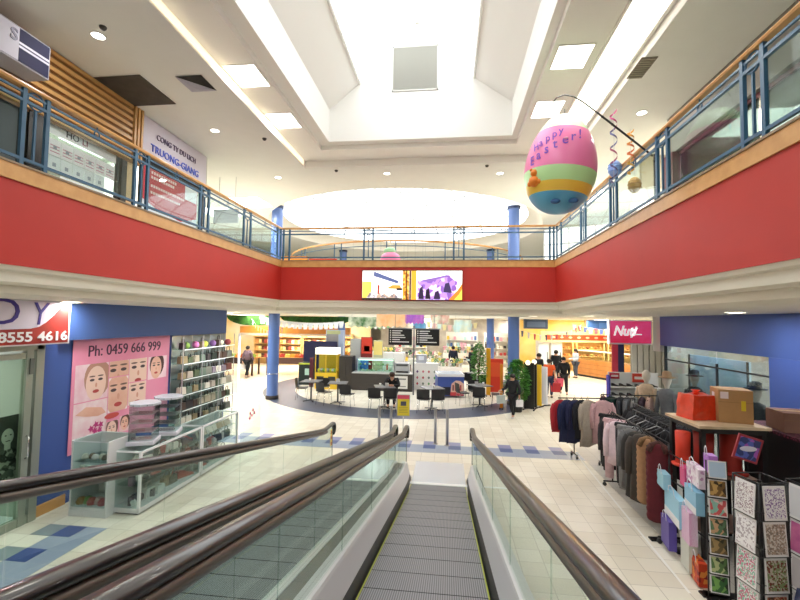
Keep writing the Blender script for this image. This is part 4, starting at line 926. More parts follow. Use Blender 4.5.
for z in (.3,.55,.8,1.05,1.3):
    for i in range(6):
        c=random.choice(['#2b2a2c','#1f1f22','#9a8a78','#d8d4cc','#3a3430'])
        tb=thing('shoe','single shoe on a ledge of the white shoe display','shoe',(4.52+.2*i,12.18,z+.002),R(random.uniform(-15,15)),g)
        b=MB(); b.prism([(-.09,.012),(.1,.012),(.1,.035),(.03,.055),(-.03,.09),(-.09,.095)],'y',-.032,.032); b.build('upper',mat(c,.5),tb,bevel=.008)
        b=MB(); b.bb(-.095,.105,-.035,.035,0,.012); b.build('sole',mat('#e4e0d8' if c!='#d8d4cc' else '#8a8378',.6),tb)
# ---------------- garments
def garment(kind,c,x,y,zr,rz,lab,w=.42,L=.8,c2=None,group=None,bump=.0):
    t=thing({'coat':'coat','jumper':'jumper','trousers':'trousers','vest':'quilted_vest','jacket':'jacket'}[kind],lab,'clothing',(x,y,zr),rz,group)
    random.seed(hash(lab)%1000 if False else sum(map(ord,lab)))
    m=mat(c,.85,noise_amt=.12,nscale=18)
    b=MB(); b.tube([(0,0,.0),(.012,0,.022),(.0,0,.04),(-.02,0,.03)],.003,5); b.tube([(-w*.43,0,-.115),(-.03,0,-.05),(0,0,0),(.03,0,-.05),(w*.43,0,-.115)],.008,6); b.build('hanger',BLACK,t)
    n=28
    if kind=='trousers':
        for s in (-1,1):
            b=MB(); vs=[]; k=14
            for j,(z,hw,hd) in enumerate([(-.06,.085,.035),(-.3,.088,.05),(-.6,.08,.05),(-L,.07,.045)]):
                for i in range(k):
                    a=2*PI*i/k; vs.append((s*.09+hw*math.cos(a),hd*math.sin(a)*(1+.2*math.sin(3*a+s)),z))
            b.add(vs,[(j*k+i,(j+1)*k+i,(j+1)*k+(i+1)%k,j*k+(i+1)%k) for j in range(3) for i in range(k)]+[list(range(k)),list(range(3*k,4*k))[::-1]],True); b.build('trouser_leg',m,t)
        b=MB(); b.prism([(-.18,-.05),(.18,-.05),(.19,-.11),(-.19,-.11)],'y',-.04,.04); b.build('waistband',m,t,bevel=.01)
    else:
        top=.5*w
        rows=[(-.055,.075,.035),(-.075,.13,.05),(-.11,top*.82,.06),(-.17,top*.95,.065),(-.35,top*.90,.07),(-.55,top*.92,.075),(-L,top*1.05,.085)]
        if kind=='vest': rows=[(-.055,.08,.05),(-.08,.12,.07),(-.12,top*.8,.085)]+[r for i in range(10) for r in ((-.16-(L-.16)*i/10,top*.87,.085),(-.16-(L-.16)*(i+.5)/10,top*.92,.105))]+[(-L,top*.85,.08)]
        vs=[]
        for j,(z,hw,hd) in enumerate(rows):
            q=max(0,-z/L)
            for i in range(n):
                a=2*PI*i/n; fold=1+.16*q*math.sin(5*a+len(lab))+.07*q*math.sin(9*a)
                vs.append((hw*math.cos(a)*(1+.02*math.sin(7*a)),hd*math.sin(a)*fold,z+.01*q*math.sin(4*a)))
        J=len(rows); b=MB(); b.add(vs,[(j*n+i,(j+1)*n+i,(j+1)*n+(i+1)%n,j*n+(i+1)%n) for j in range(J-1) for i in range(n)]+[list(range(n)),list(range((J-1)*n,J*n))[::-1]],True)
        b.build('body',m,t)
        for s in (-1,1):
            sl=.56 if kind!='vest' else 0
            if sl:
                b=MB(); b.tube([(s*top*.80,0,-.135),(s*top*1.02,.0,-.25),(s*top*1.10,-.01,-.42),(s*top*1.08,-.03,-.12-sl)],[.055,.062,.055,.045],10,True,True,.8); b.build('sleeve',m,t)
        if c2:
            if kind=='vest':
                b=MB(); b.tube([(-.11,-.07,-.16),(-.08,-.06,-.08),(0,.03,-.05),(.08,-.06,-.08),(.11,-.07,-.16)],.042,8); b.build('fur_collar',mat(c2,.95,noise_amt=.35,nscale=50,bump=.6),t)
            else:
                b=MB(); b.bb(-.018,.018,-.082,-.068,-L+.04,-.1); b.build('front_stripe',mat(c2,.8),t)
    return t
def rack(x,y,rz,L,h,lab,over=0,fw=.16):
    t=thing('clothes_rack',lab,'clothes rack',(x,y,0),rz)
    b=MB(); b.tube([(-over,0,h),(L,0,h)],.014,8); b.build('rail',DARK,t)
    for q in (0,L):
        b=MB(); b.tube([(q,0,.1),(q,0,h)],.013,8); b.build('upright',DARK,t)
        b=MB(); b.tube([(q,-fw,.09),(q,fw,.09)],.014,6); b.build('foot',DARK,t)
        for s in (-fw+.02,fw-.02):
            b=MB(); b.lathe([(0,-.012),(.035,-.012),(.035,.012),(0,.012)],(0,0,0),12); o=b.build('castor',mat('#2a2a2c',.4),t); o.location=(q,s,.037); o.rotation_euler=(0,PI/2,0)
    return t
# rack at the far left end of the clothes, running left to right
H1=1.32
rack(2.82,9.98,R(8),1.4,H1,'clothes rack furthest back by the walkway with red, navy and pink garments',.36)
def on(x,y,rz,q): return (x+q*math.cos(rz),y+q*math.sin(rz))
for q,kd,c,lab,L,c2 in ((.06,'jacket','#a81f2c','bright red garment at the left end of the far clothes rack',.66,None),
    (.20,'jacket','#20284f','navy jacket with a pale stripe next to the red garment',.86,'#aebbd8'),
    (.36,'jacket','#1e2348','plain navy jacket behind the striped one on the far rack',.88,None),
    (.50,'jacket','#1d1d24','black jacket between the navy and beige garments',.8,None),
    (.62,'coat','#b3a596','beige coat left of the pink coat on the far rack',.95,None)):
    px,py=on(2.44,9.93,R(8),q*1.12); garment(kd,c,px,py,H1+.014,R(38),lab,.50,L*1.12,c2)
px,py=on(2.62,9.95,R(8),.85); garment('coat','#d0a5a8',px,py-.02,H1+.014,R(14),'dusty pink open coat facing out in the middle of the far rack',.5,1.0)
px,py=on(2.62,9.95,R(8),1.18); garment('jumper','#d9c4b4',px,py-.5,1.05,R(10),'cream long jumper hanging low in front of the pink coat',.40,.85)
# its lower cream rack
rack(3.2,9.36,R(0),1.2,1.036,'low clothes rack carrying the cream jumper')
# second back rack, dark green top
rack(3.62,10.6,R(4),1.5,1.32,'clothes rack with the dark green top and grey shirts before the shoe display')
for q,kd,c,lab,L in ((.05,'jumper','#5a1f34','maroon jumper at the left end of the rack before the shoe display',.6),(.22,'jumper','#12352e','dark green top with a white hanger showing at its neck',.6),(.45,'jumper','#3a3a3e','charcoal top right of the dark green top',.7),(.6,'jacket','#77777a','mid grey shirt right of the dark green top',.8),(.78,'jacket','#8c8b89','lighter grey shirt on the rack before the shoe display',.8),(.95,'jacket','#3a2834','plum jacket on the rack before the shoe display',.8),(1.12,'jacket','#b8958a','salmon coloured jacket at the right end of the rack before the shoe display',.8)):
    px,py=on(3.62,10.6,R(4),q); garment(kd,c,px,py,1.334,R(20 if 'green' in c or c=='#12352e' else 55),lab,.44,L)
# rack along the walkway, garments facing the camera
RX,RH=2.98,1.36
rack(RX+.06,6.3,PI/2,2.05,RH,'long clothes rack along the walkway edge, filled with coats and trousers')
seq=[(8.3,'trousers','#202024','black trousers at the far end of the long rack',.98,None,0),(8.1,'jacket','#2c2c30','black jacket behind the pale pink cardigan',1.0,None,0),
 (7.92,'trousers','#d8b6bc','pink trousers hanging under the pale pink cardigan',1.12,None,-.05),(7.76,'jumper','#ead2da','pale pink cardigan on the long rack',.82,None,-.02),
 (7.6,'trousers','#2a2a2e','black trousers between the cardigan and the grey trousers',1.1,None,.03),(7.42,'trousers','#8f9092','light grey trousers on the long rack',1.12,None,.0),
 (7.25,'coat','#6d6e70','mid grey long coat after the light grey trousers',1.05,None,.02),(7.08,'coat','#3a3836','charcoal long coat on the long rack',1.12,None,.02),(6.92,'coat','#4a443e','dark brown coat behind the tan fur trimmed vest',1.1,None,.02),
 (6.68,'vest','#a9805c','tan padded vest with a fur collar near the end of the long rack',1.02,'#8a6a48',-.02),(6.42,'vest','#5f1822','maroon quilted vest at the near end of the long rack',1.16,'#5a3a34',.0)]
for y,kd,c,lab,L,c2,dx in seq: garment(kd,c,RX+dx-.02*(8.2-y)/2,y,RH+.014,R(-34),lab,.36 if kd=='vest' else .40,L*.97,c2)
rack(3.75,6.95,PI/2,2.2,1.40,'second clothes rack of black tops parallel to the long rack')
for i in range(12): 
    garment('jacket',['#1b1b1e','#232327','#2c2c30','#18181b'][i%4],3.75,7.08+.17*i,1.414,R(-10),'black top on the rack of black tops beside the table',.44,.8,None,'black tops on the second rack')
for i in range(9):
    b=MB(); b.tube([(-.17,0,-.1),(0,0,-.02),(.17,0,-.1)],.007,6); b.tube([(0,0,-.02),(0,0,.03),(.015,0,.045),(.0,0,.06)],.003,5)
    y=8.15-.13*i; o=b.build('clothes_hanger',mat('#55575c' if i%3 else '#c8c8ca',.3,.4),None,(3.38,y,1.50 if False else 1.375)); o.rotation_euler=(0,0,R(random.uniform(-25,25)))
    tag(o,'spare grey hanger on the rail between the two clothes racks','hanger','spare hangers on the middle rail')
t=rack(3.38,6.95,PI/2,1.3,1.44,'middle bare rail holding spare hangers beside the long rack')
# ---------------- tall table unit with boxes
t=thing('display_table','tall black framed table with a pale wooden top carrying boxes','table',(3.27,5.95,0),R(2))
TW,TD_,TH=.80,.74,1.7
b=MB(); b.bb(-.04,TW+.04,-.03,TD_+.04,TH-.035,TH); b.build('table_top',mat('#d8c3a4',.5,two='#c9b18e',nscale=8),t)
for x in (.03,TW-.03):
    for y in (.03,TD_-.03):
        b=MB(); b.bb(x-.028,x+.028,y-.028,y+.028,0,TH-.035); b.build('leg',mat('#1b1a1c',.4),t)
b=MB(); b.bb(0,TW,.0,.03,TH-.10,TH-.035); b.bb(0,TW,TD_-.03,TD_,TH-.10,TH-.035); b.bb(0,.03,0,TD_,TH-.10,TH-.035); b.build('apron',mat('#1b1a1c',.4),t)
b=MB(); b.bb(.03,TW-.03,.1,TD_-.06,.98,1.0); b.build('shelf',mat('#6a4a3a',.5),t); b=MB(); b.bb(.03,TW-.03,.1,TD_-.06,.3,.32); b.build('shelf',mat('#6a4a3a',.5),t)
t=thing('wrapped_box','box wrapped in bright orange plastic on the left of the wooden table top','package',(3.47,6.43,1.702),R(12))
b=MB(); random.seed(8)
n=6; 
def crumple(w,d,h,k=5,amp=.018,seed=1):
    b=MB(); 
    def pt(x,y,z):
        v=Vector((x,y,z)); q=noise.noise(v*7+Vector((seed,0,0)))*amp; r_=noise.noise(v*13+Vector((0,seed,3)))*amp*.6
        return (x*(1-.10*z/h)+q,y*(1-.1*z/h)+r_,z+(q if z>.02 else 0))
    faces=[((-w,-d,0),(2*w,0,0),(0,0,h)),((w,-d,0),(0,2*d,0),(0,0,h)),((w,d,0),(-2*w,0,0),(0,0,h)),((-w,d,0),(0,-2*d,0),(0,0,h)),((-w,-d,h),(2*w,0,0),(0,2*d,0)),((-w,-d,0),(0,2*d,0),(2*w,0,0))]
    for o_,u,v in faces:
        o_,u,v=Vector(o_),Vector(u),Vector(v); N_=8
        b.add([pt(*(o_+u*i/N_+v*j/N_)) for j in range(N_+1) for i in range(N_+1)],[(j*(N_+1)+i,j*(N_+1)+i+1,(j+1)*(N_+1)+i+1,(j+1)*(N_+1)+i) for j in range(N_) for i in range(N_)],False)
    return b
ORG='#e8401c'
crumple(.175,.16,.33).build('plastic_wrap',mat(ORG,.28,coat=.5,noise_amt=.15,nscale=12),t)
b=MB(); b.lathe([(.02,.33),(.05,.36),(.03,.38),(.06,.4)],(0,0,-.01),7,False); b.build('tied_top',mat(ORG,.3),t)
def carton(x,y,z,w,d,h,rz,lab,c='#b98d5c',tape=True):
    t=thing('cardboard_box',lab,'box',(x,y,z),rz)
    b=MB(); b.bb(-w/2,w/2,-d/2,d/2,0,h); b.build('carton',mat(c,.7,noise_amt=.08,nscale=9),t,bevel=.004)
    b=MB(); b.bb(-w/2-.001,w/2+.001,-.03,.03,h,h+.002); b.build('tape',mat('#c9a24a',.3),t)
    b=MB(); b.bb(-w/2-.001,w/2+.001,-d/2-.002,-d/2,h*.62,h*.63); b.build('flap_seam',mat('#8f6a40',.7),t)
    return t
t=carton(3.86,6.32,1.702,.385,.34,.44,R(-14),'large brown cardboard box with a yellow label on the wooden table top')
b=MB(); b.bb(.06,.11,-.174,-.170,.17,.30); b.build('yellow_label',mat('#e3c92a',.5),t); b=MB(); b.bb(-.1935,-.1925,-.02,.08,.26,.38); b.build('white_label',mat('#e6dcdc',.5),t); b=MB(); b.bb(-.17,-.08,-.174,-.170,.32,.41); b.build('white_label',mat('#ead8d8',.5),t)
# dark cabinet to the right with a patterned runner
t=thing('dark_cabinet','tall black cabinet topped by a maroon spotted cloth at the right edge','cabinet',(4.40,5.6,0),R(0))
b=MB(); b.bb(-.15,1.3,0,1.1,0,1.60); b.build('body',mat('#151416',.4),t); b=MB(); b.bb(-.17,1.32,-.02,1.12,1.60,1.64); b.build('maroon_cloth',voro('#4a1a2c','#7a3a50','#2c0f1c',60),t)
b=MB(); b.lathe([(0,0),(.02,0),(.02,.03),(0,.035)],(0,0,0),8); o=b.build('knob',STEEL,t); o.location=(.1,0,1.2); o.rotation_euler=(PI/2,0,0)
carton(4.62,6.15,1.642,.62,.40,.25,R(-8),'flat reddish brown box on the maroon cloth at the right edge','#8c6656')
# orange hats / bags under the table
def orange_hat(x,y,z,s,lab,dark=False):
    c='#d83a20' if not dark else '#a82c20'  # darker copy of the orange has the under-table shade painted in
    t=thing('party_hat',lab,'hat',(x,y,z),0); b=MB(); b.lathe([(0,.0),(.125*s,.0),(.13*s,.02),(.09*s,.035)],(0,0,0),24); b.build('brim',mat(c,.6),t)
    b=MB(); b.lathe([(.085*s,.03),(.08*s,.2*s),(.085*s,.42*s),(.0,.425*s)],(0,0,0),24); b.build('crown',mat(c,.6,noise_amt=.1,nscale=6),t); return t
orange_hat(3.12,6.1,1.14,1.05,'tall bright orange hat with a brim hanging left of the black table leg')
orange_hat(3.50,6.32,1.002,1.45,'tall orange hat under the table, shade painted into its colour, left one',True)
orange_hat(3.84,6.32,1.002,1.5,'tall orange hat under the table, shade painted into its colour, right one',True)
t=thing('hat_stand','thin black post holding the bright orange hat','stand',(3.12,6.1,0)); b=MB(); b.cyl((0,0,0),.012,1.14,8); b.build('pole',DARK,t); b=MB(); b.lathe([(0,0),(.12,0),(.11,.02),(0,.025)],(0,0,0),16); b.build('base',DARK,t)
# gift bags on a display frame
t=thing('gift_bag_stand','black metal stand with hooks holding the gift bags','display stand',(3.02,5.55,0),PI/2)
b=MB()
for x in (-.35,.85): b.tube([(x,0,0),(x,0,1.3)],.014,6)
for z in (.5,.9,1.25): b.tube([(-.35,0,z),(.85,0,z)],.01,6)
b.build('frame',BLACK,t)
for q in (-.35,.85):
    b=MB(); b.bb(q-.05,q+.05,-.2,.2,0,.02); b.build('foot',BLACK,t)
def gift_bag(x,y,z,w,h,c,lab,c2=None,rz=PI/2+.15,handle='#e8e8ee'):
    t=thing('gift_bag',lab,'gift bag',(x,y,z),-rz)
    b=MB(); b.bb(-w/2,w/2,-.045,.045,0,h); b.build('bag_body',mat(c,.45) if isinstance(c,str) else c,t)
    b=MB(); b.tube([(-w*.22,-.046,h-.02),(-w*.16,-.05,h+.07),(0,-.05,h+.10),(w*.16,-.05,h+.07),(w*.22,-.046,h-.02)],.005,5); b.build('handle',mat(handle,.5),t)
    if c2:
        b=MB(); b.bb(-w/2-.001,w/2+.001,-.047,-.045,0,h*.3); b.build('lower_band',mat(c2,.5),t)
FLW=voro('#e9d8e6','#c99ac0','#f4eef4',24); 
gift_bag(2.93,6.22,.80,.26,.20,'#9fd0e4','small light blue gift bag at the upper left of the bag stand')
gift_bag(2.93,5.93,.48,.52,.34,'#9ed3ea','wide light blue gift bag with a white lower band below the small one','#eef0f2')
gift_bag(2.90,6.05,.10,.30,.36,'#5a4aa0','plain purple gift bag low on the bag stand')
gift_bag(2.90,5.56,.40,.24,.38,stripes('#d88ac0','#efe4f0',.02,'X',.5,.5,'pink_striped'),'pink and white striped gift bag beside the wide blue one')
gift_bag(2.93,5.50,.80,.34,.26,'#8fc4e0','light blue gift bag with a white band, just left of the card rack','#e6e8ea')
gift_bag(2.99,5.78,.98,.16,.24,'#e0548a','hot pink gift bag with a bow behind the blue ones')
gift_bag(2.97,5.52,1.10,.36,.22,FLW,'floral patterned gift bag at the top of the bag stand')
gift_bag(3.04,5.36,1.3,.14,.2,'#b478d0','small mauve gift bag peeking above the card rack')
gift_bag(2.92,5.62,.06,.26,.38,'#cfd2c8','pale grey-green gift bag low on the stand beside the purple one')
gift_bag(2.92,5.42,.02,.24,.26,voro('#c8401c','#e08a3a','#8a1c1c',20),'red and orange patterned gift bag at the bottom of the bag stand')
# card racks
def card_obj(x,y,z,w,h,rz,front,lab,group,tilt=R(-12),inset=None):
    t=thing('greeting_card',lab,'card',(x,y,z),rz,group)
    b=MB(); b.box((0,0,h/2),(w,.008,h),Matrix.Rotation(tilt*0,3,'X')); b.build('card_sheet',mat('#eceaea',.4),t)
    b=MB(); b.bb(-w*.44,w*.44,-.0065,-.0045,h*.07,h*.93); b.build('printed_front',front,t)
    if inset:
        b=MB(); b.sphere((0,-.006,h*.5),w*.2,6,(1,.1,1)); b.build('motif',mat(inset,.5),t)
    t.rotation_euler=(tilt,0,rz)
    return t
t=thing('card_rack','narrow black wire rack with one column of photo cards','card rack',(2.96,5.12,0),R(-16))
b=MB(); b.bb(-.1,-.09,-.01,.01,0,1.5); b.bb(.09,.1,-.01,.01,0,1.5); b.bb(-.12,.12,-.12,.12,0,.02); b.build('frame',BLACK,t)
for k in range(7):
    b=MB(); b.bb(-.09,.09,-.035,-.03,.08+.205*k,.085+.205*k); b.bb(-.09,.09,-.035,.0,.075+.205*k,.08+.205*k); b.build('pocket',BLACK,t)
ph=[voro('#3c6a3a','#7cae5a','#2c3a2a',22),voro('#5a7a48','#b8c08a','#3a4a30',25),voro('#6a5a3a','#a88a5a','#3a3a28',22),voro('#5a7a58','#c9a07a','#41503a',26),voro('#d05a5a','#8fc0b0','#f0d0c8',22),voro('#7a5a30','#c09a5a','#40301c',24),mat('#b9cfe6',.4)]
nm_=['dark green card at the bottom of the narrow card rack','green photo card second from the bottom of the narrow rack','olive photo card, third from the bottom of the narrow rack','green photo card in the middle of the narrow rack','coral and mint photo card on the narrow card rack','brown flower photo card below the top card of the narrow rack','pale blue card at the top of the narrow card rack']
for k in range(7): card_obj(2.955,5.09,.09+.205*k,.17,.185,R(-12),ph[k],nm_[k],'photo cards on the narrow rack',R(-6))
def carousel(x,y,rz,lab,mats_l,mats_r,pl,pr2,gp):
    t=thing('card_carousel',lab,'card rack',(x,y,0),rz)
    b=MB()
    for a,c in ((-.21,0),(0,-.21),(.21,0),(0,.21)): b.tube([(a,c,.08),(a,c,1.47)],.008,6)
    b.cyl((0,0,0),.02,1.45,8); b.lathe([(0,0),(.18,0),(.16,.03),(0,.04)],(0,0,0),20)
    for z in (1.47,.08):
        b.tube([(-.21,0,z),(0,-.21,z),(.21,0,z),(0,.21,z),(-.21,0,z)],.008,6)
    b.build('wire_frame',BLACK,t)
    for z in (.10,.44,.78,1.12):
        for s in (-1,1):
            b=MB(); 
            b.tube([(s*.22,0-.02,z),(0,-.24,z)],.005,5); b.tube([(s*.22,-.02,z+.08),(0,-.24,z+.08)],.004,5); b.build('pocket',BLACK,t)
    cz,sz=math.cos(rz),math.sin(rz)
    for k,z in enumerate((.11,.45,.79,1.13)):
        for s,ms,pn in ((-1,mats_l,pl),(1,mats_r,pr2)):
            lx,ly=s*.12,-.13; wx,wy=x+lx*cz-ly*sz,y+lx*sz+ly*cz
            card_obj(wx,wy,z,.225,.32,rz+s*PI/4,ms[k],pn%['bottom','third','second','top'][k],gp%('left' if s<0 else 'right'),R(-4))
E1=voro('#f1efec','#e4e0e2','#a08a90',110); E2=voro('#f4f2f2','#efecee','#bcb2b6',60); E3=voro('#e8e4e4','#d06a8a','#8ac0a8',90); E4=voro('#e6e4ea','#8a6aa8','#f2f0f4',110)
carousel(3.13,4.72,R(-35),'black wire card carousel with patterned cards on two faces, right of the narrow rack',[E3,E3,E2,E1],[voro('#a04a30','#c9a080','#5a3a30',80),voro('#8a9a6a','#7a3a2c','#c9c0b0',70),voro('#b09a8a','#8a7a70','#d8d0c8',80),E4],'patterned card in the %s row on the left face of the carousel','patterned card in the %s row on the right face of the carousel','cards on the %s face of the carousel')
carousel(3.56,4.62,R(-35),'black wire card carousel cut by the right edge of the photo',[mat('#c9c4c8',.4),mat('#cfc9cc',.4),mat('#d878a8',.4,two='#c05a94',nscale=9),mat('#dcdce0',.4)],[mat('#c9c4c8',.4),mat('#cfc9cc',.4),mat('#c83030',.4),mat('#d8d0d8',.4)],'plain card in the %s row on the left face of the right edge carousel','plain card in the %s row on the right face of the right edge carousel','cards on the %s face of the edge carousel')
t=thing('novelty_card','tilted square blue and red novelty card standing above the card carousel','card',(3.24,5.05,1.53),R(-5))
b=MB(); b.box((0,0,.14),(.24,.02,.27),Matrix.Rotation(R(16),3,'Y')); b.build('red_border',mat('#a83a44',.5),t)
b=MB(); b.box((0,-.012,.14),(.20,.004,.225),Matrix.Rotation(R(16),3,'Y')); b.build('starry_print',voro('#34407a','#5a6ac0','#a85ac0',22),t)
b=MB(); b.sphere((0,-.013,.14),.05,10,(1.7,.1,.6)); b.build('white_cloud',mat('#d8d8ea',.5),t)
b=MB(); b.cyl((0,0,-.08),.006,.1,6); b.build('clip',BLACK,t)
t=thing('plastic_pouch','bundle of dark blue and clear plastic packets at the bottom right corner','packet',(3.35,4.2,.0),R(-10))
crumple(.22,.14,.62,amp=.03,seed=5).build('packet',mat('#3c4668',.25,noise_amt=.4,nscale=14),t)
b=MB(); b.lathe([(.1,.6),(.14,.66),(.05,.7)],(0,0,0),9,False); b.build('clear_top',mat('#a9aec4',.2),t)
t=thing('gift_wrap_bundle','bright red and pink cellophane bundle at the right edge','gift',(3.62,4.38,0),0)
b=MB(); b.cyl((0,0,0),.12,1.0,12); b.build('stand',BLACK,t); crumple(.13,.12,.36,amp=.04,seed=9).build('red_cellophane',mat('#d83028',.25,coat=.5),t).location=(0,0,1.0)

arealight((5.95,10.6,3.0),.5,2.2,30,col=(.9,.97,1))  # added fill light for the right shop window, without a fitting
# ============================================================ CAFE
CH=mat('#1c1d20',.45); 
def chair_mesh():
    t=thing('cafe_chair','black moulded cafe chair with chrome legs','chair')
    b=MB(); vs=[];N_=7
    prof=[(-.21,.445),(-.12,.44),(.0,.435),(.12,.44),(.19,.46),(.215,.52),(.225,.62),(.24,.72),(.25,.80)]
    for (y,z) in prof:
        for i in range(N_):
            x=-.21+.42*i/(N_-1); q=abs(x)/.21; vs.append((x,y-(.03*q*q if z>.5 else 0),z+(.015*q*q if z<.5 else -.02*q**4)))
    b.add(vs[:4*N_],[(j*N_+i,j*N_+i+1,(j+1)*N_+i+1,(j+1)*N_+i) for j in range(3) for i in range(N_-1)]); o=b.build('seat',CH,t); m=o.modifiers.new('s','SOLIDIFY'); m.thickness=.016
    b=MB(); b.add(vs[3*N_:],[(j*N_+i,j*N_+i+1,(j+1)*N_+i+1,(j+1)*N_+i) for j in range(0,5) for i in range(N_-1)]); o=b.build('backrest',CH,t); m=o.modifiers.new('s','SOLIDIFY'); m.thickness=.016
    for x,y in ((-.19,-.18),(.19,-.18),(-.19,.18),(.19,.18)):
        b=MB(); b.tube([(x*.9,y*.9,.43),(x*1.08,y*1.15,.0)],.009,6); b.build('leg',CHROME,t)
    b=MB(); b.tube([(-.17,-.16,.42),(.17,-.16,.42),(.17,.16,.42),(-.17,.16,.42),(-.17,-.16,.42)],.008,5); b.build('seat_frame',CHROME,t)
    return t
ch0=chair_mesh()
chairs=[(-5.49,15.45,100,'black cafe chair at the left end of the cafe, nearest the left blue column'),(-4.78,15.95,-170,'black cafe chair behind the gap between the first two cafe tables'),(-4.40,14.70,150,'black cafe chair on the left of the second cafe table, its back to the photo'),(-3.50,14.45,172,'black cafe chair on the right of the second cafe table, its back to the photo'),
 (-2.42,13.98,178,'black cafe chair left of the seated person, seen from behind'),(-1.92,14.02,182,'black cafe chair directly in front of the seated person'),(-2.0,14.98,5,'black cafe chair the seated person sits on'),
 (-.80,14.02,175,'black cafe chair at the table right of the yellow poster, left one'),(-.36,14.05,190,'black cafe chair at the table right of the yellow poster, right one'),
 (.52,15.55,110,'black cafe chair at the far left of the right cafe table'),(.98,16.1,10,'black cafe chair behind the right cafe table'),(1.05,14.85,175,'black cafe chair in front of the right cafe table, its back to the photo'),(1.75,15.5,-95,'black cafe chair at the right end of the right cafe table'),
 (1.0,18.6,170,'black cafe chair in the second row, left of the yellow board'),(1.5,18.2,160,'black cafe chair in the second row, below the yellow board'),(.55,18.9,200,'black cafe chair in the second row, right of the blue freezer')]
def setch(o,x,y,a,l):
    o.location=(x,y,0); o.rotation_euler=(0,0,R(a)); o['label']=l; o['group']='black cafe chairs'
for i,(x,y,a,l) in enumerate(chairs):
    o=ch0 if i==0 else dup(ch0,(x,y,0)); setch(o,x,y,a+0,l)
tb0=thing('cafe_table','cafe table','table')
b=MB(); b.bb(-.34,.34,-.34,.34,.72,.75); b.build('table_top',mat('#6d6e72',.35),tb0,bevel=.01); b=MB(); b.cyl((0,0,.03),.03,.69,12); b.build('pedestal',mat('#4a4b4e',.35,.7),tb0)
b=MB(); 
for a in range(4): b.tube([(0,0,.045),(.30*math.cos(a*PI/2+.6),.30*math.sin(a*PI/2+.6),.018)],.022,6,True,True,.6)
b.build('cross_base',mat('#232427',.4),tb0)
tabs=[(-5.05,15.2,'square grey cafe table furthest left on the cafe ring'),(-3.98,14.95 if False else 15.0,'square grey cafe table second from the left, with two chair backs before it'),(-2.2,14.5,'square grey cafe table where the person in black sits'),(-.55,14.55,'square grey cafe table right of the yellow poster stand'),(1.12,15.45,'square grey cafe table between the blue freezer and the leafy plant'),(1.2,18.85+.35,'square grey cafe table in the second row, right of the freezer')]
for i,(x,y,l) in enumerate(tabs):
    o=tb0 if i==0 else dup(tb0,(x,y,0)); o.location=(x,y,0); o.rotation_euler=(0,0,R(8*i)); o['label']=l; o['group']='grey cafe tables'
def small(nm,x,y,z,lab,cat,fn,m,g=None):
    b=MB(); fn(b); return tag(b.build(nm,m,None,(x,y,z)),lab,cat,g)
for i,(x,y) in enumerate(((-5.1,15.2),(-4.0,15.05),(-2.35,14.5),(-2.1,14.4),(-.5,14.5),(1.0,15.4),(1.25,15.5))):
    small('napkin_holder' if i%2 else 'cup',x,y,.751,['white cup on the leftmost cafe table','silver napkin holder on the second cafe table','white cup on the table of the seated person','silver napkin holder on the table of the seated person','white cup on the table right of the poster','silver napkin holder on the right cafe table','white cup on the right cafe table'][i],'tableware',(lambda b:b.bb(-.06,.06,-.03,.03,0,.12)) if i%2 else (lambda b:b.lathe([(0,0),(.03,0),(.042,.09),(.036,.09),(.028,.01)],(0,0,0),12)),mat('#d9dadc',.3,.6) if i%2 else mat('#f2f1ee',.4))
# kiosk counter
KD=mat('#3a3734',.45,noise_amt=.15,nscale=5)
t=thing('cafe_counter','dark brown horizontal-boarded cafe counter with a pale top','counter',(-4.15,17.95,0))
b=MB(); b.bb(0,2.62,0,.8,0,.72); b.build('body',KD,t); b=MB()
for i in range(5): b.bb(0,2.62,-.012,0,.06+.135*i,.06+.135*i+.115)
b.build('front_boards',mat('#45403c',.5),t)
b=MB(); b.bb(-.02,2.64,-.03,.84,.72,.76); b.build('counter_top',mat('#c9cac8',.3),t)
b=MB(); b.bb(1.85,2.42,-.02,-.012,.12,.66); o=b.build('menu_notice',mat('#e9e9e6',.5),t)
b=MB(); b.bb(1.92,2.35,-.024,-.02,.5,.56);b.bb(1.92,2.35,-.024,-.02,.2,.24); b.build('printed_lines',mat('#8a8a88',.5),o)
t=thing('dark_cupboard','tall dark brown cupboard block at the left end of the cafe counter','cupboard',(-4.75,18.1,0))
b=MB(); b.bb(-.03,.56,0,.6,0,1.42); b.build('body',mat('#37332f',.5),t); b=MB(); b.bb(.0,.26,-.02,0,.08,1.36); b.bb(.28,.54,-.02,0,.08,1.36); b.build('doors',mat('#3f3a35',.5),t)
t=thing('glass_display_case','glass food display case with green and pale food on the cafe counter','display case',(-3.95,18.05,.76))
b=MB(); b.bb(0,1.6,0,.5,0,.06); b.bb(0,1.6,0,.5,.56,.6); b.bb(0,.03,0,.5,.06,.56); b.bb(1.57,1.6,0,.5,.06,.56); b.build('frame',mat('#c9d6d2',.3,.4),t)
b=MB(); b.bb(.03,1.57,-.0,.01,.06,.56); b.build('front_glass',glass('#def0ea',.1,'greenish_glass'),t); b=MB(); b.bb(.03,1.57,.04,.46,.3,.31); b.build('shelf',GLS,t); b=MB(); b.bb(.05,1.55,.02,.46,.52,.55); b.build('light_tube',mat('#f4fff8',.4,emit=2),t)
random.seed(6)
for i in range(14):
    small('food_tray',-3.85+.1*i,18.28,.821 if i%2 else 1.071,'pale or green food item inside the glass cafe display case','food',lambda b:b.lathe([(0,0),(.045,0),(.05,.03),(.02,.07),(0,.075)],(0,0,0),8),mat(['#7cb060','#e9dcc0','#d8b890','#a8c88a','#f0eadc'][i%5],.6),'food in the cafe display case')
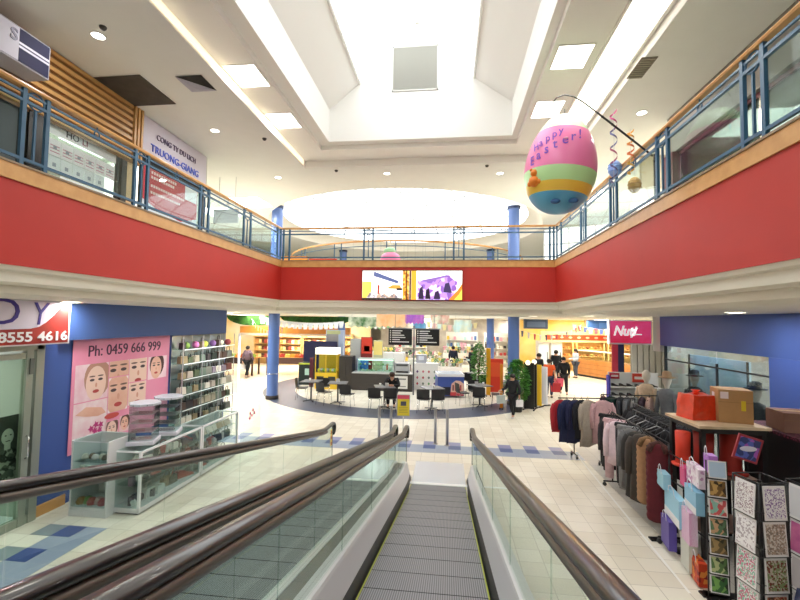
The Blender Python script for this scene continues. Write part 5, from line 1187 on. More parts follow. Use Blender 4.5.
# equipment on the kiosk
def gbox(nm,lab,cat,x,y,z,w,d,h,c,parts=()):
    t=thing(nm,lab,cat,(x,y,z))
    if nm=='blue_fascia_box': h=CEIL_LO-z
    b=MB(); b.bb(-w/2,w/2,0,d,0,h); b.build('body',mat(c,.45),t,bevel=.008)
    for pn,x0,x1,z0,z1,cc in parts:
        b=MB(); b.bb(x0,x1,-.012,-.001,z0,z1); b.build(pn,mat(cc,.4),t)
    return t
gbox('coffee_machine','silver coffee machine with a dark tray on the cafe counter right of the food case','coffee machine',-2.0,18.15,.76,.62,.4,.42,'#b9bcc0',(('drip_tray',-.26,.26,.02,.08,'#1c1c1e'),('control_panel',-.25,.25,.3,.38,'#55585c')))
gbox('menu_board','glowing red menu board behind the cafe counter','menu board',-3.72,18.9,.0,.52,.08,2.25,'#8a2a24',(('red_poster',-.24,.24,1.5,2.22,'#d8402c'),('orange_picture',-.12,.14,1.6,1.85,'#f09a4a')))
gbox('menu_board','pale yellow poster board behind the cafe counter right of the red one','menu board',-3.2,18.95,.0,.42,.08,2.1,'#c8c4a0',(('yellow_poster',-.19,.19,1.45,2.06,'#f2dc84'),))
gbox('grey_cabinet','grey metal cabinet behind the cafe counter left of the red menu','cabinet',-4.25,18.95,.0,.5,.4,2.15,'#a6a9a6',(('door',-.22,.22,1.2,2.1,'#b4b7b4'),))
gbox('wall_cabinet','white back cabinet in the middle behind the cafe counter','cabinet',-2.5,19.1,.0,1.0,.4,1.55,'#eceae6',(('door',-.47,-.02,.9,1.5,'#f6f5f2'),('door',.02,.47,.9,1.5,'#f6f5f2')))
gbox('blue_cooler','low blue plastic tub at the left of the cafe counter top','tub',-4.35+.5,18.6,.76,.5,.2,.55,'#4a7ac8',(('rim',-.25,.25,.5,.55,'#6a94dc'),))
for i in range(9):
    small('cup_stack',-2.9+.16*i,18.75,.76,'stack of white paper cups on the cafe counter','cups',lambda b:b.lathe([(0,0),(.03,0),(.042,.3),(0,.3)],(0,0,0),10),mat(['#f2f0ec','#d85a4a','#e8e4dc'][i%3],.5),'stacks of cups on the cafe counter')
# directory sign
t=thing('directory_sign','pair of black directory boards with white text lines above the cafe','sign',(-1.40,17.2,2.02))
for x0,x1 in ((-1.07,-.10),(.06,1.02)):
    b=MB(); b.bb(x0,x1,-.03,.03,0,.66); o=b.build('board',mat('#15181c',.4),t)
    b=MB()
    for k in range(6):
        z=.56-.09*k; b.bb(x0+.06,x0+.10,-.036,-.03,z,z+.045); b.bb(x0+.15,x0+.15+[.42,.35,.5,.55,.32,.7][k],-.036,-.03,z+.005,z+.04)
    b.build('text_lines',mat('#e8e9ea',.5),o)
b=MB(); b.bb(-.05,.01,-.03,.03,0,.8); b.bb(-1.1,1.05,-.02,.02,.66,.70); b.build('support_frame',mat('#8f9298',.4,.6),t)
for x in (-.8,-.02,.8):
    b=MB(); b.cyl((x,0,-2.02 if x==-.02 else .68),.03 if x==-.02 else .008,2.05 if x==-.02 else CEIL_LO-2.02+1.3,8); b.build('post' if x==-.02 else 'suspension_rod',mat('#6a6d72',.4,.6),t)
# white motif cabinet, freezer
t=thing('white_cabinet','white cabinet with a grid of small red and green motifs right of the cafe counter','cabinet',(-1.5,18.4,0))
b=MB(); b.bb(0,1.05,0,.5,0,1.18); b.build('body',mat('#efeeea',.4),t)
for k in range(12):
    x,z=.15+.25*(k%4),.3+.26*(k//4); b=MB(); b.add([(x+.05*math.cos(2*PI*i/8)*(1,.5)[i%2],-.004,z+.065*math.sin(2*PI*i/8)) for i in range(8)],[list(range(8))]); b.build('motif',mat(['#b8404a','#5a6a60','#4a9a5a','#6a4a7a','#c86a7a'][k%5],.5),t)
gbox('cash_register','grey cash register on top of the white motif cabinet','till',-1.2,18.55,1.18,.45,.3,.36,'#a9adb8',(('screen',-.12,.12,.12,.3,'#dce2f0'),))
t=thing('chest_freezer','blue, white and red ice cream chest freezer in the middle of the cafe','freezer',(-.42,16.85,0),R(8))
b=MB(); b.bb(0,1.05,0,1.0,.06,.82); b.build('body',mat('#3c55a4',.35),t,bevel=.015); b=MB(); b.bb(-.01,1.06,-.01,1.01,.82,.93); b.build('white_lid_rim',mat('#e9ecf4',.3),t); b=MB(); b.bb(.05,1.0,.05,.95,.93,.945); b.build('glass_lid',mat('#c8d6e8',.1),t)
b=MB(); b.bb(.05,.5,-.012,-.002,.10,.42); b.build('dark_grille',mat('#1c1f2c',.5),t)
b=MB(); b.prism([(.5,.08),(1.03,.08),(1.03,.55),(.9,.66),(.72,.68),(.55,.55)],'y',-.014,-.002); b.build('pink_graphic',mat('#e0b8a8',.4),t); b=MB(); b.bb(.5,1.03,-.018,-.014,.08,.22); b.build('red_graphic_strip',mat('#c8404a',.4),t)
for i in range(4):
    b=MB(); b.bb(.58+.1*i,.64+.1*i,-.018,-.014,.28,.5); b.build('printed_letter',mat('#a83a4a' if i%2 else '#6a3040',.4),t)
# yellow machine and others on left of cafe
t=thing('vending_machine','yellow framed toy vending machine with a bright white top','vending machine',(-5.3,17.9,0))
b=MB(); b.bb(-.5,.48,0,.6,0,.7); b.build('yellow_base',mat('#e3bd2c',.4),t); b=MB(); b.bb(-.5,.48,0,.6,1.5,1.78); b.build('white_top',mat('#faf6e6',.4,emit=.5),t)
b=MB()
for x in (-.48,-.02,.46): b.bb(x-.02,x+.02,0,.03,.7,1.5)
b.bb(-.5,.48,.56,.6,.7,1.5); b.build('yellow_frame',mat('#d8b42a',.4),t)
b=MB(); b.bb(-.46,.44,.005,.015,.7,1.5); b.build('glass_window',GLS,t)
b=MB(); b.bb(-.42,-.1,-.01,-.001,.25,.55); b.bb(.1,.42,-.01,-.001,.25,.55); b.build('coin_doors',mat('#2c2a26',.4),t)
random.seed(12)
for i in range(16): small('toy_ball',-5.7+.105*(i%8),18.2+.1*(i//8),.705+.0,'coloured toy ball behind the glass of the yellow vending machine','toy',lambda b:b.sphere((0,0,.08),.078,7),mat(['#e6e23a','#c8c9cc','#9ac04a','#e0d860','#a9a9b4'][i%5],.5),'toys in the vending machine')
gbox('wheelie_bin','dark green wheelie bin with a yellow-green lid and white sticker','bin',-6.6,18.9,0,.6,.6,1.0,'#1f2f2a',(('lid_edge',-.3,.3,.93,1.0,'#b9c83a'),('white_sticker',.0,.2,.45,.75,'#b9e0d0')))
gbox('navy_screen','dark navy free standing screen behind the green bin','screen',-6.3,20.2,0,1.7,.1,1.95,'#1c1f4a',(('panel_line',-.82,.82,.1,.12,'#2c3060'),))
gbox('maroon_panel','narrow maroon panel beside the green bin','panel',-6.1,18.3,0,.16,.1,1.3,'#5a1f2c',(('trim',-.07,.07,1.24,1.3,'#7a3a40'),))
gbox('info_pillar','pale blue grey information pillar behind the yellow vending machine','pillar',-5.7,20.6,0,.9,.3,2.5,'#a9b9d6',(('grey_screen',-.4,.2,1.5,2.3,'#8d8b8c'),('plant_picture',-.4,.3,2.3,2.48,'#b9c08a')))
# right of cafe: partitions
def part_board(x,y,w,h,c,lab,rz=0,parts=()):
    t=thing('partition_board',lab,'partition',(x,y,0),R(rz)); b=MB(); b.bb(-w/2,w/2,-.03,.03,.04,h); b.build('board',mat(c,.4),t); 
    for q in (-1,1): b=MB(); b.bb(q*w/2-.02,q*w/2+.02,-.15,.15,0,.04); b.build('foot',DARK,t)
    for pn,x0,x1,z0,z1,cc in parts:
        b=MB(); b.bb(x0,x1,-.036,-.03,z0,z1); b.build(pn,mat(cc,.4),t)
part_board(2.78,15.1,.34,1.62,'#101113','black partition board right behind the leafy plant',-20)
part_board(2.98,15.45,.26,1.55,'#17181a','black partition board with a vertical strip of white lettering',-30,(('white_lettering',-.03,.04,.4,1.25,'#c9cbcc'),))
part_board(3.22,15.75,.24,1.5,'#e8bf2a','bright yellow partition board between the black and white ones',-40)
part_board(3.46,16.15,.45,1.4,'#dfe2ec','white partition board at the right end of the row',-60)
part_board(1.62,17.6,.17,1.95,'#f2b01c','tall narrow yellow board behind the cafe tables',0)
part_board(2.0,18.4,.62,1.45,'#d83a20','red board right of the tall yellow one',0,(('orange_picture',-.2,.25,.7,1.3,'#e85a30'),))
part_board(1.84,15.1,.10,1.55,'#e08a1c','narrow orange board at the left side of the leafy plant',-10)
for x,y,l in ((2.72,15.0,'round white globe lamp on the black board by the plant'),(3.0,15.35,'round white globe lamp on the lettered black board')):
    b=MB(); b.sphere((0,0,.07),.085,10); tag(b.build('globe_lamp',mat('#fff2d8',.4,emit=1.0),None,(x,y,1.56)),l,'lamp')
# plants
def leafy(name,lab,x,y,z0,h,r,n,col,pot=True,seed=1,lw=.03,ll=.16):
    t=thing(name,lab,'plant',(x,y,0)); rd=random.Random(seed)
    if pot:
        b=MB(); b.lathe([(0,0),(.16,0),(.2,.36),(.17,.36),(.15,.3),(0,.3)],(0,0,0),20); b.build('pot',mat('#232428',.4),t)
    b=MB()
    for i in range(5):
        a=rd.random()*6.28; b.tube([(0,0,z0),(r*.2*math.cos(a),r*.2*math.sin(a),z0+(h-z0)*.5),(r*.45*math.cos(a),r*.45*math.sin(a),h*.92)],[.02,.014,.006],5)
    b.build('stems',mat('#5a4a30',.7),t)
    b=MB()
    for i in range(n):
        u=rd.random(); a=rd.random()*6.28; zz=z0+.1+(h-z0-.1)*u; rr=r*math.sin(PI*min(1,.15+u*.85))**.6*math.sqrt(rd.random())
        p=Vector((rr*math.cos(a),rr*math.sin(a),zz)); d=Vector((math.cos(a+rd.uniform(-.8,.8)),math.sin(a+rd.uniform(-.8,.8)),rd.uniform(-.6,.5))).normalized()
        s=d.cross(Vector((0,0,1))); s.normalize(); up=s.cross(d)*.3*ll
        b.add([p,p+d*ll*.5+s*lw+up*.4,p+d*ll,p+d*ll*.5-s*lw+up*.4],[(0,1,2),(0,2,3)])
    b.build('leaves',mat(col[0],.5,two=col[1],nscale=6),t)
    return t
leafy('potted_plant','tall leafy green potted plant behind the walking child',2.32,14.75,.3,1.72,.37,1500,('#5da83e','#2f6a2a'),True,3,.035,.15)
leafy('potted_plant','small leafy green plant left of the tall yellow board',1.2,17.2,.5,2.15,.26,700,('#6fae4a','#3c7a34'),True,4)
# ============================================================ BACK SHOPS
# left: fruit and bakery shop
b=MB(); b.bb(-20,-5.2,27.6,27.8,0,CEIL_LO); struct('wall_back_left_shop',b,mat('#f0d490',.6,two='#f6ead0',nscale=.7))
b=MB(); b.bb(-12.8,-5.9,24.6,25.0,2.15,2.55); struct('trim_26',b,mat('#e39a4c',.5,noise_amt=.15,nscale=3)); b=MB(); b.bb(-12.8,-5.9,24.58,25.0,2.02,2.14); struct('trim_27',b,mat('#dcd2cc',.5))
for x,l,w_ in ((-11.4,'curved green turf canopy over the far left shop',3.2),(-7.6,'curved green turf canopy over the far shop right of the left blue column',4.2)):
    t=thing('turf_canopy',l,'canopy',(x,23.5,2.62))
    b=MB(); b.prism([(-w_/2,.58)]+[(-w_/2*math.cos(R(a)),.55-.55*math.sin(R(a))) for a in range(0,181,15)]+[(w_/2,.58)],'y',-.15,.15); b.build('turf_panel',mat('#2f6a26',.9,two='#184018',nscale=4,bump=.5),t)
def bunting(p0,p1,n,cols_,lab,sag=.25,s=.18,grp=None):
    t=thing('bunting',lab,'bunting',p0); p0,p1=Vector(p0),Vector(p1); P=[ (p1-p0)*(i/n)-Vector((0,0,sag*4*(i/n)*(1-i/n))) for i in range(n+1)]
    b=MB(); b.tube(P,.006,4); b.build('cord',WHITE,t); d=(p1-p0).normalized()
    for i in range(n):
        q=P[i].lerp(P[i+1],.5); b=MB(); w=s*.42; a=q-d*w; c=q+d*w
        b.add([a,c,c.lerp(a,.2)-Vector((0,0,s)),a.lerp(c,.2)-Vector((0,0,s*1.05))],[(0,1,2,3)]); b.build('flag',mat(cols_[i%len(cols_)],.6),t)
bunting((-9.6,20.5,3.15),(-5.6,22,2.95),16,['#f4f6fa','#e6ecf2'],'white bunting flags strung across the front of the left green canopy',.2,.34)
bunting((-6.2,15.3,2.75),(-9.8,20.0,3.0),10,['#e8e8ec','#d0d4da'],'white bunting from the left blue column back toward the fruit shop',.35,.22)
bunting((-5.3,23.7,3.0),(-3.0,25,2.95),10,['#f4f4f0','#9ac88a'],'pale bunting right of the far left blue column',.2,.26)
bunting((2.6,16.1,2.75),(6.2,20.5,3.0),12,['#4a5a7a','#f0f0f4','#b83a4a','#f4f4f4'],'red, white and navy bunting from the right blue column toward the bakery',.35,.22)
bunting((6.0,21.5,3.0),(9.2,22.0,3.0),12,['#f4f4f4','#c84a4a','#4a5a8a'],'bunting of red, white and blue flags in front of the bakery',.25,.25)
bunting((-1.8,22.5,3.25),(1.6,23.8,3.0),12,['#f0c8c0','#c8e8e4','#f0e4a8'],'pastel bunting left of the far right blue column',.3,.3)
def stall(x,y,w,d,h,lab,c,legs='#4a3428',top='#c98a4a'):
    t=thing('market_stall',lab,'stall',(x,y,0)); b=MB(); b.bb(-w/2,w/2,0,d,h-.06,h); b.build('table_top',mat(top,.5),t); b=MB(); b.bb(-w/2,w/2,-.01,0,h-.32,h); b.build('front_valance',mat(c,.6),t)
    for q in (-w/2+.06,w/2-.06):
        for r_ in (.06,d-.06): b=MB(); b.bb(q-.04,q+.04,r_-.04,r_+.04,0,h-.06); b.build('leg',mat(legs,.5),t)
    return t
def goods(x,y,z,w,n,cols_,lab,grp,s=.13,nm='fruit_crate',cat='produce',fn=None):
    for i in range(n):
        small(nm,x-w/2+w*(i+.5)/n,y,z,lab,cat,fn or (lambda b:(b.bb(-s,s,-.12,.12,0,.1),b.sphere((-.05,0,.12),.07,6),b.sphere((.06,.0,.12),.065,6))),mat(cols_[i%len(cols_)],.6),grp)
stall(-11.4,21.2,2.3,.9,.95,'dark fruit stall far left behind the walking woman','#3a2a26')
stall(-8.6,21.8,2.4,.9,.95,'brown fruit stall behind the left blue column','#5a3c30')
stall(-6.9,24.0,2.2,.8,1.0,'brown fruit stall right of the left blue column, further back','#5a4032')
goods(-11.4,21.6,.952,2.2,8,['#e0922c','#c85a2a','#d8c03a','#8aa83a'],'crate of bright fruit on the far left stall','crates on the far left stall')
goods(-8.6,22.2,.952,2.2,8,['#e8a83a','#d87a2a','#b83a2c','#e4d060'],'crate of bright fruit on the middle fruit stall','crates on the middle fruit stall')
goods(-6.9,24.3,1.002,2.0,7,['#c85a7a','#8a4a6a','#e0a030','#d8d05a'],'crate of fruit on the rear fruit stall','crates on the rear fruit stall')
for k,(x,l) in enumerate(((-12.2,'leftmost tall orange shelf unit in the fruit shop'),(-10.5,'second tall lit shelf unit in the fruit shop'),(-8.8,'third tall lit shelf unit in the fruit shop'),(-7.1,'fourth tall lit shelf unit in the fruit shop'))):
    t=thing('shop_shelf_unit',l,'shelving',(x,26.9,0)); b=MB(); b.bb(-.8,.8,.55,.6,0,2.1); b.bb(-.8,-.76,0,.6,0,2.1); b.bb(.76,.8,0,.6,0,2.1); b.build('frame',mat('#e8c88c',.5),t)
    for z in (.45,.95,1.4,1.85):
        b=MB(); b.bb(-.76,.76,0,.55,z-.03,z); b.build('shelf',mat('#e8c080',.5),t)
    for z in (.45,.95,1.4): goods(x,27.1,z+.001,1.4,7,['#d8a060','#f0e0a0','#5a3a2c','#a84a40','#f4eedc'],'packet of food on the %s'%l,'packets on the %s'%l,.08,'food_packet','produce',lambda b:b.bb(-.085,.085,-.1,.1,0,.26))
t=thing('shop_sign','white and purple oval logo sign high on the fruit shop wall at the left','sign',(-12.0,25.5,2.15)); b=MB(); b.sphere((0,0,0),.35,10,(1.6,.12,.6)); b.build('oval_board',mat('#d8cfe4',.5),t); b=MB(); b.bb(-.35,.35,-.06,-.04,-.06,.06); b.build('purple_lettering',mat('#7a6ab0',.5),t)
b=MB(); b.cyl((0,.02,.15),.01,.9,6); b.build('hanging_rod',GREY,t)
# centre back: bright shops and flower stall
b=MB(); b.bb(-5.2,4.4,32,32.2,0,CEIL_LO); struct('wall_back_centre_shop',b,mat('#cfc8bc',.6,two='#b8aea6',nscale=2))
for k,(x,y,l) in enumerate(((-3.9,26,'stall of colourful goods behind the kiosk at the left'),(-1.4,24.5,'flower stall behind the white motif cabinet'),(.6,27,'flower stall further back toward the right blue column'),(-.2,22.5,'low flower stall right behind the freezer'))):
    stall(x,y,1.9,.8,[.9,.8,1.0,.6][k],l,['#e8e4dc','#d8e0d4','#efe9dc','#e8e4e0'][k],top='#e4e0d8')
    z=[.9,.8,1.0,.6][k]+.002
    for i in range(10):
        rd=random.Random(k*20+i); cx_=x-.85+.19*i; t=thing('flower_bunch','bunch of flowers on the '+l,'flowers',(cx_,y+.35+.15*(i%2),z),0,'flowers on the '+l)
        b=MB(); b.lathe([(0,0),(.06,0),(.08,.18),(0,.18)],(0,0,0),8); b.build('pot',mat(['#d8d4d0','#8aa88a','#c8b090'][i%3],.6),t)
        b=MB(); 
        for q in range(12): b.sphere((rd.uniform(-.11,.11),rd.uniform(-.1,.1),.26+rd.uniform(-.06,.16)),.04,5)
        b.build('blooms',mat(['#f0dc6a','#5f8a58','#e0a0b4','#f2eede','#e8d880','#7aa070'][(i+k)%6],.7),t)
def shelfunit(x,y,w,h,lab,cols_,seed):
    t=thing('display_shelving',lab,'shelving',(x,y,0)); b=MB(); b.bb(-w/2,w/2,.35,.4,0,h); b.bb(-w/2,-w/2+.04,0,.4,0,h); b.bb(w/2-.04,w/2,0,.4,0,h); b.build('frame',mat('#ece9e2',.5),t); rd=random.Random(seed)
    z=.3
    while z<h-.2:
        b=MB(); b.bb(-w/2+.04,w/2-.04,0,.35,z-.03,z); b.build('shelf',mat('#e6e3dc',.5),t)
        n=int(w/.24)
        for i in range(n):
            hh=rd.uniform(.14,.32); small('boxed_product',x-w/2+.14+(w-.28)*i/(n-1),y+.16,z+.001,'coloured boxed product on the '+lab,'product',lambda b:b.bb(-.08,.08,-.08,.08,0,hh),mat(rd.choice(cols_),.5),'products on the '+lab)
        z+=.48
PC=['#c84a4a','#e8e4dc','#4a6a9a','#e0c04a','#8aa88a','#d8a0b0','#3a3a40','#f0ece0','#a8c8c8']
shelfunit(-2.6,28.5,2.2,2.3,'white shelving far behind the directory sign',PC,1)
shelfunit(.9,30,2.2,2.3,'white shelving far behind the flower stalls',PC,2)
shelfunit(3.4,29,2.0,2.3,'white shelving far behind the right blue column',PC,3)
# hanging colourful banners in the rotunda
def banner(x,y,z,w,h,c,lab,c2=None):
    t=thing('hanging_banner',lab,'banner',(x,y,z)); b=MB(); n=10
    vs=[(-w/2+w*i/n,.05*math.sin(i*1.3),zz+(.0 if zz==0 else -.08*(i%2))) for zz in (0,-h) for i in range(n+1)]
    b.add(vs,[(i,i+1,n+2+i,n+1+i) for i in range(n)]); o=b.build('cloth',mat(c,.7,two=c2 or c,nscale=2),t); m=o.modifiers.new('s','SOLIDIFY'); m.thickness=.012
    b=MB(); b.tube([(-w/2,0,0),(w/2,0,0)],.012,6); b.build('top_rod',WHITE,t)
    for q in (-w*.4,w*.4):
        b=MB(); b.cyl((q,0,0),.004,4.3,5); b.build('hanging_wire',GREY,t)
banner(-2.9,21,3.38,1.5,.62,'#f7b37a','peach orange banner hanging in the rotunda behind the directory sign','#fbd0a8')
banner(-1.72,21,3.40,.95,.46,'#9a5ac0','purple and pink banner hanging right of the peach one','#d078c0')
banner(-1.5,21.4,2.92,.65,.28,'#7ac0ea','small light blue banner hanging below the purple one')
banner(-.45,21,3.33,.9,.36,'#d8e0c8','pale banner with red and green letter shapes right of the purple one','#e06a6a')
banner(.7,22,3.1,.9,.6,'#c8e8e8','pale aqua banner hanging left of the far right blue column','#f4f0c8')
banner(-4.4,22,3.2,1.9,.5,'#2f6a30','green decorated banner left of the peach one','#e8f0d8')
# right: bakery
b=MB(); b.bb(4.4,16,28.4,28.6,0,CEIL_LO); struct('wall_back_bakery',b,mat('#f7cf6a',.6,two='#fbe3a0',nscale=.8))
t=thing('bakery_fascia','yellow bakery fascia with a red-orange band of white marks','sign',(7.6,25.6,1.92))
b=MB(); b.bb(-2.2,2.6,0,.2,0,.62); b.build('yellow_board',mat('#f8e0a0',.5,emit=.25),t); b=MB(); b.bb(-1.9,2.6,-.02,0,.12,.42); b.build('red_orange_band',mat('#e8552a',.4,emit=.2),t)
for i in range(9):
    b=MB(); b.sphere((-1.5+.48*i,-.02,.27),.09,6,(1.2,.1,.7)); b.build('white_mark',mat('#f8d8b0',.4),t)
for x in (-1.9,.3,2.5):
    b=MB(); b.cyl((x,.1,.62),.02,.68,6); b.build('suspension_rod',GREY,t)
t=thing('bakery_counter','warm wooden bakery counter with a dark plinth and glass top case','counter',(8.6,23.2,0),R(-62))
b=MB(); b.bb(-2.6,1.0,0,.7,.12,.98); b.build('timber_front',mat('#c98a4c',.45,two='#b87838',nscale=2),t); b=MB(); b.bb(-2.6,1.0,.05,.65,0,.12); b.build('plinth',DARK,t)
for i in range(3):
    b=MB(); b.bb(-2.6,1.0,-.01,0,.25+.24*i,.265+.24*i); b.build('groove_line',mat('#9a6430',.5),t)
b=MB(); b.bb(-2.6,1.0,.02,.04,.98,1.45); b.build('glass_case',GLS,t); b=MB(); b.bb(-2.6,1.0,0,.6,1.45,1.49); b.build('case_top',mat('#e8e4dc',.4),t)
for k,(x,l) in enumerate(((7.0,'left lit bread shelf unit at the back of the bakery'),(8.9,'right lit bread shelf unit at the back of the bakery'),(10.8,'third bread shelf unit at the back of the bakery'))):
    t=thing('bread_shelf',l,'shelving',(x,27.8,0)); b=MB(); b.bb(-.85,.85,.45,.5,0,2.0); b.bb(-.85,-.8,0,.5,0,2.0); b.bb(.8,.85,0,.5,0,2.0); b.build('frame',mat('#e8c88a',.5),t)
    for z in (.5,.95,1.4,1.85): b=MB(); b.bb(-.8,.8,0,.45,z-.03,z); b.build('shelf',mat('#d8b070',.5),t)
    for z in (.95,1.4): goods(x,28.0,z+.001,1.5,6,['#b8743a','#d09a5a','#8a5028','#c8c070'],'loaf of bread on the '+l,'loaves on the '+l,.1,'bread_loaf','bread',lambda b:b.sphere((0,0,.07),.1,6,(1,1,.7)))
for x,l in ((5.6,'left upright white fridge with glass doors at the bakery entrance'),(6.35,'right upright white fridge with glass doors at the bakery entrance')):
    t=thing('drinks_fridge',l,'fridge',(x,25.9,0)); b=MB(); b.bb(-.33,.33,.0,.6,0,1.95); b.build('body',mat('#e9e9e8',.3),t); b=MB(); b.bb(-.28,.28,-.02,0,.15,1.75); b.build('glass_door',mat('#c8d4d6',.1,emit=.4),t); b=MB(); b.bb(.2,.23,-.05,-.02,.7,1.3); b.build('door_handle',DARK,t)
gbox('blue_fascia_box','blue shop fascia box hanging right of the bakery bunting','sign',8.9,24.5,2.68,2.4,.3,.54,'#3f6ab0',(('light_patch',-.6,.5,.1,.4,'#5a8ad8'),))
gbox('blue_fascia_box','dark blue shop fascia box hanging just right of the right blue column','sign',4.9,24.5,2.68,1.3,.3,.54,'#4a6080',(('light_patch',-.5,.5,.1,.4,'#6a80a8'),))
for x,y,p,c in ((-11,23.5,190,(1,.85,.6)),(-8,25.5,190,(1,.85,.6)),(8,26.5,160,(1,.85,.6)),(7,24,110,(1,.87,.65)),(-2,26,100,(1,.97,.92)),(2,28.5,100,(1,.97,.92))):
    arealight((x,y,CEIL_LO-.06),1.5,1.5,p,col=c)  # added fill lights to brighten the back shops, no fittings drawn

for x,y,l in ((8.9,24.6,'thin rods holding the blue fascia box above the bakery'),(4.9,24.6,'thin rods holding the dark blue fascia box')):
    pass
# ============================================================ PEOPLE
def skin_mesh(name,verts,edges,radii,m,parent,root=0,sub=1):
    me=bpy.data.meshes.new(name); me.from_pydata([tuple(v) for v in verts],edges,[]); o=bpy.data.objects.new(name,me); C.objects.link(o)
    o.modifiers.new('skin','SKIN')
    if not me.skin_vertices: 
        bm=None
    lay=me.skin_vertices[0] if me.skin_vertices else None
    if lay:
        for i,r in enumerate(radii):
            lay.data[i].radius=(r,r) if not isinstance(r,tuple) else r
            lay.data[i].use_root=(i==root)
    s=o.modifiers.new('sub','SUBSURF'); s.levels=sub; s.render_levels=sub
    dg=bpy.context.evaluated_depsgraph_get(); m2=bpy.data.meshes.new_from_object(o.evaluated_get(dg)); bpy.data.objects.remove(o)
    m2.materials.clear(); m2.materials.append(m)
    for p in m2.polygons: p.use_smooth=True
    o=bpy.data.objects.new(name,m2); C.objects.link(o); o.parent=parent; return o
def ensure_skin(me):
    pass
def person(lab,x,y,rz,h,J,top,bottom,shoes='#2a2a2c',hair='#2a2220',skin='#d0a284',long_hair=False,seat=0,coat_len=0,sleeve=1.0):
    t=thing('person',lab,'person',(x,y,0),R(rz)); s=h
    # joints in units of height, x right, -y forward
    D=dict(pel=(0,0,.52),wai=(0,0,.61),che=(0,0,.73),nec=(0,0,.835),hed=(0,-.005,.885),top=(0,0,.965),
      sl=(.105,0,.80),el=(.135,.01,.64),wl=(.135,-.05,.50),sr=(-.105,0,.80),er=(-.135,.01,.64),wr=(-.135,-.05,.50),
      hl=(.05,0,.50),kl=(.055,-.01,.28),al=(.055,.01,.045),fl=(.058,-.07,.02),hr=(-.05,0,.50),kr=(-.055,-.01,.28),ar=(-.055,.01,.045),fr=(-.058,-.07,.02))
    D.update(J); V={k:Vector(v)*s for k,v in D.items()}
    names=list(V); idx={k:i for i,k in enumerate(names)}; verts=[V[k] for k in names]
    rad=dict(pel=.062,wai=.056,che=.08,nec=.032,hed=.052,top=.045,sl=.040,el=.026,wl=.018,sr=.040,er=.026,wr=.018,hl=.046,kl=.034,al=.023,fl=.018,hr=.046,kr=.034,ar=.023,fr=.018)
    E_=[('pel','wai'),('wai','che'),('che','nec'),('nec','hed'),('hed','top'),('che','sl'),('sl','el'),('el','wl'),('che','sr'),('sr','er'),('er','wr'),('pel','hl'),('hl','kl'),('kl','al'),('al','fl'),('pel','hr'),('hr','kr'),('kr','ar'),('ar','fr')]
    rr=[rad[k]*s for k in names]; edges=[(idx[a],idx[b_]) for a,b_ in E_]
    # hands with five fingers
    for w_,e_,sd in (('wl','el',1),('wr','er',-1)):
        d=(V[w_]-V[e_]).normalized(); side=d.cross(Vector((0,-1,.2))).normalized(); pal=len(verts); verts.append(V[w_]+d*.035*s); rr.append(.017*s); edges.append((idx[w_],pal)); nrm=side.cross(d)
        for f in range(4):
            L=(.030,.036,.034,.026)[f]*s; o_=verts[pal]+side*(f-1.5)*.0095*s+d*.012*s; a=len(verts); verts.append(o_); rr.append(.0052*s); verts.append(o_+d*L*.6+nrm*.004*s*sd); rr.append(.0048*s); verts.append(o_+d*L+nrm*.012*s*sd); rr.append(.004*s); edges+= [(pal,a),(a,a+1),(a+1,a+2)]
        a=len(verts); verts.append(V[w_]+d*.018*s-side*.02*s*sd); rr.append(.0058*s); verts.append(V[w_]+d*.04*s-side*.03*s*sd); rr.append(.005*s); edges+=[(idx[w_],a),(a,a+1)]
    body=skin_mesh('body',verts,edges,rr,mat(skin,.55),t)
    # face on the head
    hd=V['hed']; up=(V['top']-V['nec']).normalized(); fw=Vector((0,-1,0)); fw=(fw-up*fw.dot(up)).normalized(); sd=fw.cross(up)
    b=MB(); c=hd+up*.012*s
    for q in (-1,1): b.sphere(c+fw*.051*s+sd*q*.018*s+up*.004*s,.006*s,5)
    b.build('eyes',mat('#1f1a18',.4),body)
    b=MB(); b.sphere(c+fw*.056*s-up*.012*s,.009*s,6,(.7,1,1.2)); b.build('nose',mat(skin,.55),body)
    b=MB(); b.sphere(c+fw*.049*s-up*.030*s,.012*s,6,(1.2,.5,.35)); b.build('mouth',mat('#8a4038',.5),body)
    b=MB()
    for q in (-1,1): b.sphere(c+sd*q*.052*s-up*.006*s,.012*s,6,(.5,.8,1.2))
    b.build('ears',mat(skin,.55),body)
    # hair
    b=MB(); hc=hd+up*.035*s-fw*.012*s; b.sphere(hc,.064*s,10,(.95,1.0,.92))
    if long_hair:
        b.sphere(hc-fw*.03*s-up*.05*s,.05*s,8,(1.0,.7,1.5))
    b.build('hair',mat(hair,.7),t)
    # clothes
    def sub_skin(nm,keys,eds,rs,m):
        vv=[V[k] if isinstance(k,str) else k for k in keys]; ii={k if isinstance(k,str) else i:i for i,k in enumerate(keys)}
        return skin_mesh(nm,vv,[(a,b_) for a,b_ in eds],[r*s for r in rs],m,t)
    wl=V['el'].lerp(V['wl'],.92) if sleeve==1 else V['sl'].lerp(V['el'],.7); wr=V['er'].lerp(V['wr'],.92) if sleeve==1 else V['sr'].lerp(V['er'],.7)
    ks=['pel','wai','che',V['che'].lerp(V['nec'],.75),'sl','sr']; 
    if sleeve==1: ks+=['el','er']; 
    n=len(ks); ks+=[wl,wr]; ed=[(0,1),(1,2),(2,3),(2,4),(2,5)]; rs=[.102,.09,.096,.045,.052,.052]
    if sleeve==1: ed+=[(4,6),(5,7),(6,8),(7,9)]; rs+=[.038,.038,.028,.028]
    else: ed+=[(4,6),(5,7)]; rs+=[.042,.042]
    sub_skin('shirt' if sleeve!=1 else 'jacket',ks,ed,rs,mat(top,.85,noise_amt=.12,nscale=12))
